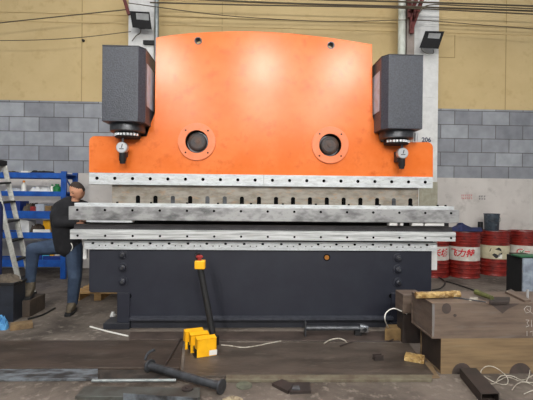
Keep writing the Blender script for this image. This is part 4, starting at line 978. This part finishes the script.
# ------------------------------------------------------------ person
def capsules(name, chains, vox, m, parent, extra=None, smooth_it=3):
    """chains: [[(point, radius), ...], ...] merged into one continuous skin"""
    tp = nb(); bmesh.ops.create_icosphere(tp, subdivisions=2, radius=1)
    tv_ = [v.co.copy() for v in tp.verts]; tf_ = [[v.index for v in f.verts] for f in tp.faces]; tp.free(); V_, F_ = [], []
    for ch_ in chains:
        for (A_, ra_), (B_, rb_) in zip(ch_, ch_[1:]):
            n_ = max(2, int((B_-A_).length/(min(ra_, rb_)*0.25))+1)
            for i_ in range(n_+1):
                t_ = i_/n_; rr_ = ra_+(rb_-ra_)*t_; c_ = A_.lerp(B_, t_); k_ = len(V_)
                V_ += [c_+v*rr_ for v in tv_]; F_ += [[q_+k_ for q_ in f] for f in tf_]
    me = bpy.data.meshes.new('v'); me.from_pydata([tuple(v) for v in V_], [], F_)
    if extra: bm = nb(); bm.from_mesh(me); extra(bm); bm.to_mesh(me); bm.free()
    o = bpy.data.objects.new('v', me); C.objects.link(o)
    rm = o.modifiers.new('r', 'REMESH'); rm.mode = 'VOXEL'; rm.voxel_size = vox
    if smooth_it: sm_ = o.modifiers.new('s', 'SMOOTH'); sm_.iterations = smooth_it; sm_.factor = 0.5
    res = evalmesh(o); bpy.data.objects.remove(o); return obj(name, res, m, parent, smooth=True)
FT = PF(73, 313); YPn = FT.y
def pp(px, py, dy=0.0): return P(px, py, YPn+dy)
pe = thing('person', (FT.x, YPn, 0), 'person in black jacket and blue jeans bending behind the left end of the machine', 'person')
hipc = pp(69, 243, .05)
J = {}
J['pelvis'] = hipc; J['waist'] = pp(67, 232, .03); J['chest'] = pp(68, 216, -.02); J['upper'] = pp(70, 207, -.05); J['neck'] = pp(75, 203, -.10); J['headb'] = pp(76, 198, -.12)
J['shR'] = pp(61, 208.5, .02); J['elR'] = pp(58.5, 222, -.12); J['wrR'] = pp(77, 223, -.20)
J['shL'] = pp(83, 208, -.06); J['elL'] = pp(92, 222, -.05); J['wrL'] = pp(86, 219, -.30)
J['hipR'] = pp(61, 246, .08); J['knR'] = pp(33, 249, -.02); J['anR'] = pp(30.5, 281, .06)
J['hipL'] = pp(74, 247, .05); J['knL'] = pp(75, 277, -.02); J['anL'] = pp(72.5, 303, .06)
names = list(J); idx = {n: i for i, n in enumerate(names)}
def E(*ps): return [(idx[a_], idx[b_]) for a_, b_ in ps]
edges = E(('pelvis', 'waist'), ('waist', 'chest'), ('chest', 'upper'), ('upper', 'neck'), ('neck', 'headb'), ('upper', 'shR'), ('shR', 'elR'), ('elR', 'wrR'), ('upper', 'shL'), ('shL', 'elL'), ('elL', 'wrL'), ('pelvis', 'hipR'), ('hipR', 'knR'), ('knR', 'anR'), ('pelvis', 'hipL'), ('hipL', 'knL'), ('knL', 'anL'))
rad = {'pelvis': .12, 'waist': .12, 'chest': .13, 'upper': .085, 'neck': .052, 'headb': .05, 'shR': .05, 'elR': .042, 'wrR': .028, 'shL': .05, 'elL': .042, 'wrL': .028, 'hipR': .085, 'knR': .058, 'anR': .038, 'hipL': .085, 'knL': .058, 'anL': .038}
def ch(*ns): return [(J[n], rad[n]) for n in ns]
# head: shaped ellipsoid, tilted down
hc = pp(77.3, 190.6, -.15)
HM = Matrix.Translation(hc) @ Matrix.Scale(0.93, 4) @ Matrix.Rotation(math.radians(-36), 4, 'Z') @ Matrix.Rotation(math.radians(28), 4, 'X')
def headmesh():
    bm = nb(); bmesh.ops.create_uvsphere(bm, u_segments=32, v_segments=24, radius=1)
    for v in bm.verts:
        x, y, z = v.co; k = 1.0
        sx = 0.078*(1-0.16*max(0, -z)); sy = 0.098*(1-0.05*max(0, -z))
        X_, Y_, Z_ = x*sx, y*sy, z*0.122
        if y < 0:  # face side
            if z < -0.3: Y_ *= 0.98
            nz = math.exp(-((z+0.14)/0.17)**2-(x/0.16)**2); Y_ -= 0.026*nz
            br_ = math.exp(-((z-0.14)/0.07)**2)*math.exp(-(abs(x)-0.3)**2/0.06); Y_ -= 0.004*br_
            es = math.exp(-((z-0.02)/0.08)**2)*math.exp(-((abs(x)-0.36)/0.15)**2); Y_ += 0.010*es
            mo = math.exp(-((z+0.48)/0.05)**2-(x/0.32)**2); Y_ -= 0.004*mo
            cn = math.exp(-((z+0.82)/0.16)**2-(x/0.35)**2); Y_ -= 0.010*cn
        v.co = (X_, Y_, Z_)
    for s in (-1, 1):
        g = bmesh.ops.create_uvsphere(bm, u_segments=10, v_segments=8, radius=1)
        for v in g['verts']: v.co = Vector((v.co.x*0.012+s*0.078, v.co.y*0.020+0.008, v.co.z*0.032-0.008))
    for v in bm.verts: v.co = HM @ v.co
    return bm
# join head into the body mesh so that the body stays one continuous object

# hands: palm plus five chains each
def hand_parts(W_, fw, side):
    out_ = []
    fw = fw.normalized(); up_ = Vector((0, 0, 1)); lat = fw.cross(up_).normalized()*side
    palm = [W_, W_+fw*0.045, W_+fw*0.09]
    out_.append((palm, [(.026, .018), (.036, .016), (.036, .014)]))
    for k, (ln, off) in enumerate(((.070, -.027), (.080, -.009), (.074, .009), (.058, .026))):
        b_ = W_+fw*0.088+lat*off; out_.append(([b_-fw*0.03, b_, b_+fw*ln*.5-up_*.008, b_+fw*ln*.8-up_*.035, b_+fw*ln*.85-up_*.055], [.009, .0095, .009, .008, .007]))
    b_ = W_+fw*0.03-lat*0.026; out_.append(([W_+fw*0.02, b_, b_+fw*0.03-lat*0.022, b_+fw*.055-lat*.028-up_*.012], [.014, .012, .0105, .009]))
    return out_
hch = []
for wn, en, s_ in (('wrR', 'elR', 1), ('wrL', 'elL', -1)):
    for pts, rr in hand_parts(J[wn], J[wn]-J[en], s_):
        hch.append([(q_, (r_ if not isinstance(r_, tuple) else r_[1])) for q_, r_ in zip(pts, rr)])
    fw_ = (J[wn]-J[en]).normalized(); lt_ = fw_.cross(Vector((0, 0, 1))).normalized()
    for o_ in (-.024, -.008, .008, .024): hch.append([(J[wn]+lt_*o_*0.7, .014), (J[wn]+fw_*.09+lt_*o_, .012)])
def addhead(bm):
    h = headmesh(); t_ = bpy.data.meshes.new('h'); h.to_mesh(t_); h.free(); bm.from_mesh(t_)
body = capsules('body', [ch('pelvis', 'waist', 'chest', 'upper', 'neck', 'headb'), ch('upper', 'shR', 'elR', 'wrR'), ch('upper', 'shL', 'elL', 'wrL'), ch('pelvis', 'hipR', 'knR', 'anR'), ch('pelvis', 'hipL', 'knL', 'anL')]+hch, 0.0055, M['skin'], pe, addhead, 1)
# eyes (dark lids), brows
for s in (-1, 1):
    obj('eye', blob(nb(), HM @ Vector((s*0.028, -0.083, 0.002)), (0.012, 0.006, 0.006), 10), M['markblack'], pe)
    obj('eyebrow', tube(nb(), [HM @ Vector((s*0.014, -0.095, 0.022)), HM @ Vector((s*0.03, -0.093, 0.027)), HM @ Vector((s*0.046, -0.082, 0.022))], 0.003, 6), M['hair'], pe)
obj('mouth', tube(nb(), [HM @ Vector((-0.022, -0.083, -0.058)), HM @ Vector((0, -0.092, -0.057)), HM @ Vector((0.022, -0.083, -0.058))], 0.003, 6), mat('lips', (150, 90, 80), 0.6), pe)
# short hair cap
bm = nb(); bmesh.ops.create_uvsphere(bm, u_segments=32, v_segments=24, radius=1)
dl = [v for v in bm.verts if v.co.z < -0.35 + max(0, -v.co.y+0.25)*1.15]
bmesh.ops.delete(bm, geom=dl, context='VERTS')
for v in bm.verts: v.co = HM @ Vector((v.co.x*0.081, v.co.y*0.101, v.co.z*0.126))
ho = obj('hair', bm, M['hair'], pe, smooth=True)
so_ = ho.modifiers.new('s', 'SOLIDIFY'); so_.thickness = 0.003
# jacket
jn = ['pelvis', 'waist', 'chest', 'upper', 'shR', 'elR', 'wrR', 'shL', 'elL', 'wrL', 'hem']
JJ = dict(J); JJ['hem'] = pp(68.5, 246, .05)
JJ['wrR'] = J['elR'].lerp(J['wrR'], .93); JJ['wrL'] = J['elL'].lerp(J['wrL'], .93)
ji = {n: i for i, n in enumerate(jn)}
je = [(ji[a_], ji[b_]) for a_, b_ in (('hem', 'pelvis'), ('pelvis', 'waist'), ('waist', 'chest'), ('chest', 'upper'), ('upper', 'shR'), ('shR', 'elR'), ('elR', 'wrR'), ('upper', 'shL'), ('shL', 'elL'), ('elL', 'wrL'))]
jr = {'hem': (.185, .15), 'pelvis': (.185, .15), 'waist': (.19, .15), 'chest': (.20, .155), 'upper': (.15, .13), 'shR': .115, 'elR': .078, 'wrR': .048, 'shL': .115, 'elL': .078, 'wrL': .048}
def jc(*ns): return [(JJ[n], JR[n]) for n in ns]
JR = {'hem': .155, 'pelvis': .16, 'waist': .165, 'chest': .165, 'upper': .14, 'shR': .105, 'elR': .075, 'wrR': .052, 'shL': .10, 'elL': .072, 'wrL': .050, 'ncl': .075}
JJ['ncl'] = J['neck']+Vector((0, 0.02, -0.02)); JJ['cR'] = J['chest']+Vector((-.07, 0, 0)); JJ['pR'] = JJ['hem']+Vector((-.05, 0, 0)); JR['cR'] = .15; JR['pR'] = .13
capsules('jacket', [jc('hem', 'pelvis', 'waist', 'chest', 'upper', 'ncl'), jc('upper', 'shR', 'elR', 'wrR'), jc('upper', 'shL', 'elL', 'wrL'), jc('pR', 'cR', 'shR')], 0.014, M['jacket'], pe)
obj('collar', lathe(nb(), J['neck']-Vector((0, 0, .01)), [(.068, -.05), (.075, 0), (.070, .03), (.062, .03), (.060, -.05)], 24), M['jacket'], pe, smooth=True)
# jeans
an2R = J['knR'].lerp(J['anR'], .97); an2L = J['knL'].lerp(J['anL'], .97)
tv = [J['pelvis'], J['hipR'], J['hipR'].lerp(J['knR'], .5), J['knR'], J['knR'].lerp(J['anR'], .5), an2R, J['hipL'], J['hipL'].lerp(J['knL'], .5), J['knL'], J['knL'].lerp(J['anL'], .5), an2L]
tr = [.14, .11, .10, .083, .074, .062, .11, .103, .085, .077, .067]
capsules('jeans', [[(tv[k], tr[k]) for k in (0, 1, 2, 3, 4, 5)], [(tv[k], tr[k]) for k in (0, 6, 7, 8, 9, 10)]], 0.012, M['jeans'], pe)
obj('drawstring', tube(nb(), [pp(71, 243, -.16), pp(72.5, 247, -.17), pp(71, 251, -.16)], 0.005, 6), M['white'], pe)
# boots
def boot(an, dirv, zf):
    dirv = dirv.normalized(); heel = Vector((an.x, an.y, zf+0.055))-dirv*0.05
    return [Vector((an.x, an.y, an.z+0.05)), Vector((an.x, an.y, zf+0.09)), heel, Vector((an.x, an.y, zf+0.052))+dirv*0.10, Vector((an.x, an.y, zf+0.045))+dirv*0.19]
for an, dv, zf, in ((J['anL'], Vector((0.15, -1, 0)), 0.0), (J['anR'], Vector((0.35, -1, 0)), P(33, 297, YPn).z)):
    bv = boot(an, dv, zf)
    bo = skin('boot', bv, [(0, 1), (1, 2), (1, 3), (3, 4)], [.058, .060, .050, .050, .042], M['boot'], pe, root=1)
    lat = Vector((-dv.y, dv.x, 0)).normalized(); dn = dv.normalized(); o_ = Vector((an.x, an.y, zf))
    pts = [o_+dn*u+lat*v for u, v in ((-.10, -.035), (-.10, .035), (.0, .045), (.14, .052), (.22, .035), (.235, 0), (.22, -.035), (.14, -.052), (0, -.045))]
    obj('boot_sole', prism(nb(), pts, (0, 0, 0.028)), M['black'], bo)
zf = P(33, 297, YPn).z; q = J['anR']
one('wooden_crate', box(nb(), (q.x-0.10, q.y-0.24, 0.0), (q.x+0.12, q.y+0.14, zf-0.001)), M['brownpaint'], 'low brown block under the raised foot of the person', 'block', bevel=0.008)
# ------------------------------------------------------------ lights
def highbay(x, y, z, e, lab):
    t = thing('high_bay_lamp', (x, y, z), lab, 'lamp', 'high-bay lamps over the workshop behind the camera')
    obj('lamp_shade', lathe(nb(), (x, y, z), [(0.48, -0.02), (0.50, 0.0), (0.28, 0.30), (0.12, 0.42), (0, 0.42)], 24), M['galv'], t, smooth=True)
    em = bpy.data.materials.get('lamp_glow')
    if not em:
        em = bpy.data.materials.new('lamp_glow'); em.use_nodes = True; b = em.node_tree.nodes['Principled BSDF']; b.inputs['Emission Color'].default_value = (1, .97, .92, 1); b.inputs['Emission Strength'].default_value = e
    obj('lamp_globe', blob(nb(), (x, y, z-0.10), (0.28, 0.28, 0.28), 24), em, t, smooth=True)
    obj('hanging_rod', cyl(nb(), (x, y, z+0.40), (x, y, z+2.4), 0.02, n=8), M['galv'], t)
    return t
for (x, y) in ((-2.6, -2.6), (0.35, -2.6), (2.75, -2.6), (-2.8, -8.6), (0.4, -8.6), (3.1, -8.6)):
    highbay(x, y, 5.5, 230, 'round high-bay lamp hanging behind the camera')
# daylight: unseen roof light, as a soft area light
def area(name, loc, tgt, sx, sy, e, col=(1, 1, 1)):
    l = bpy.data.lights.new(name, 'AREA'); l.shape = 'RECTANGLE'; l.size = sx; l.size_y = sy; l.energy = e; l.color = col
    o = bpy.data.objects.new(name, l); C.objects.link(o); o.location = loc
    o.rotation_euler = (Vector(tgt)-Vector(loc)).to_track_quat('-Z', 'Y').to_euler(); return o
area('roof_skylight', (0.3, 3.2, 7.2), (0.3, 5.5, 0), 10, 3.0, 260, (1, .99, .97))
wd = bpy.data.worlds.new('world'); bpy.context.scene.world = wd; wd.use_nodes = True
wd.node_tree.nodes['Background'].inputs[0].default_value = (0.86, 0.92, 1.0, 1); wd.node_tree.nodes['Background'].inputs[1].default_value = 0.30
vs = bpy.context.scene.view_settings; vs.view_transform = 'Standard'; vs.look = 'None'; vs.exposure = 0.0; vs.gamma = 1.0
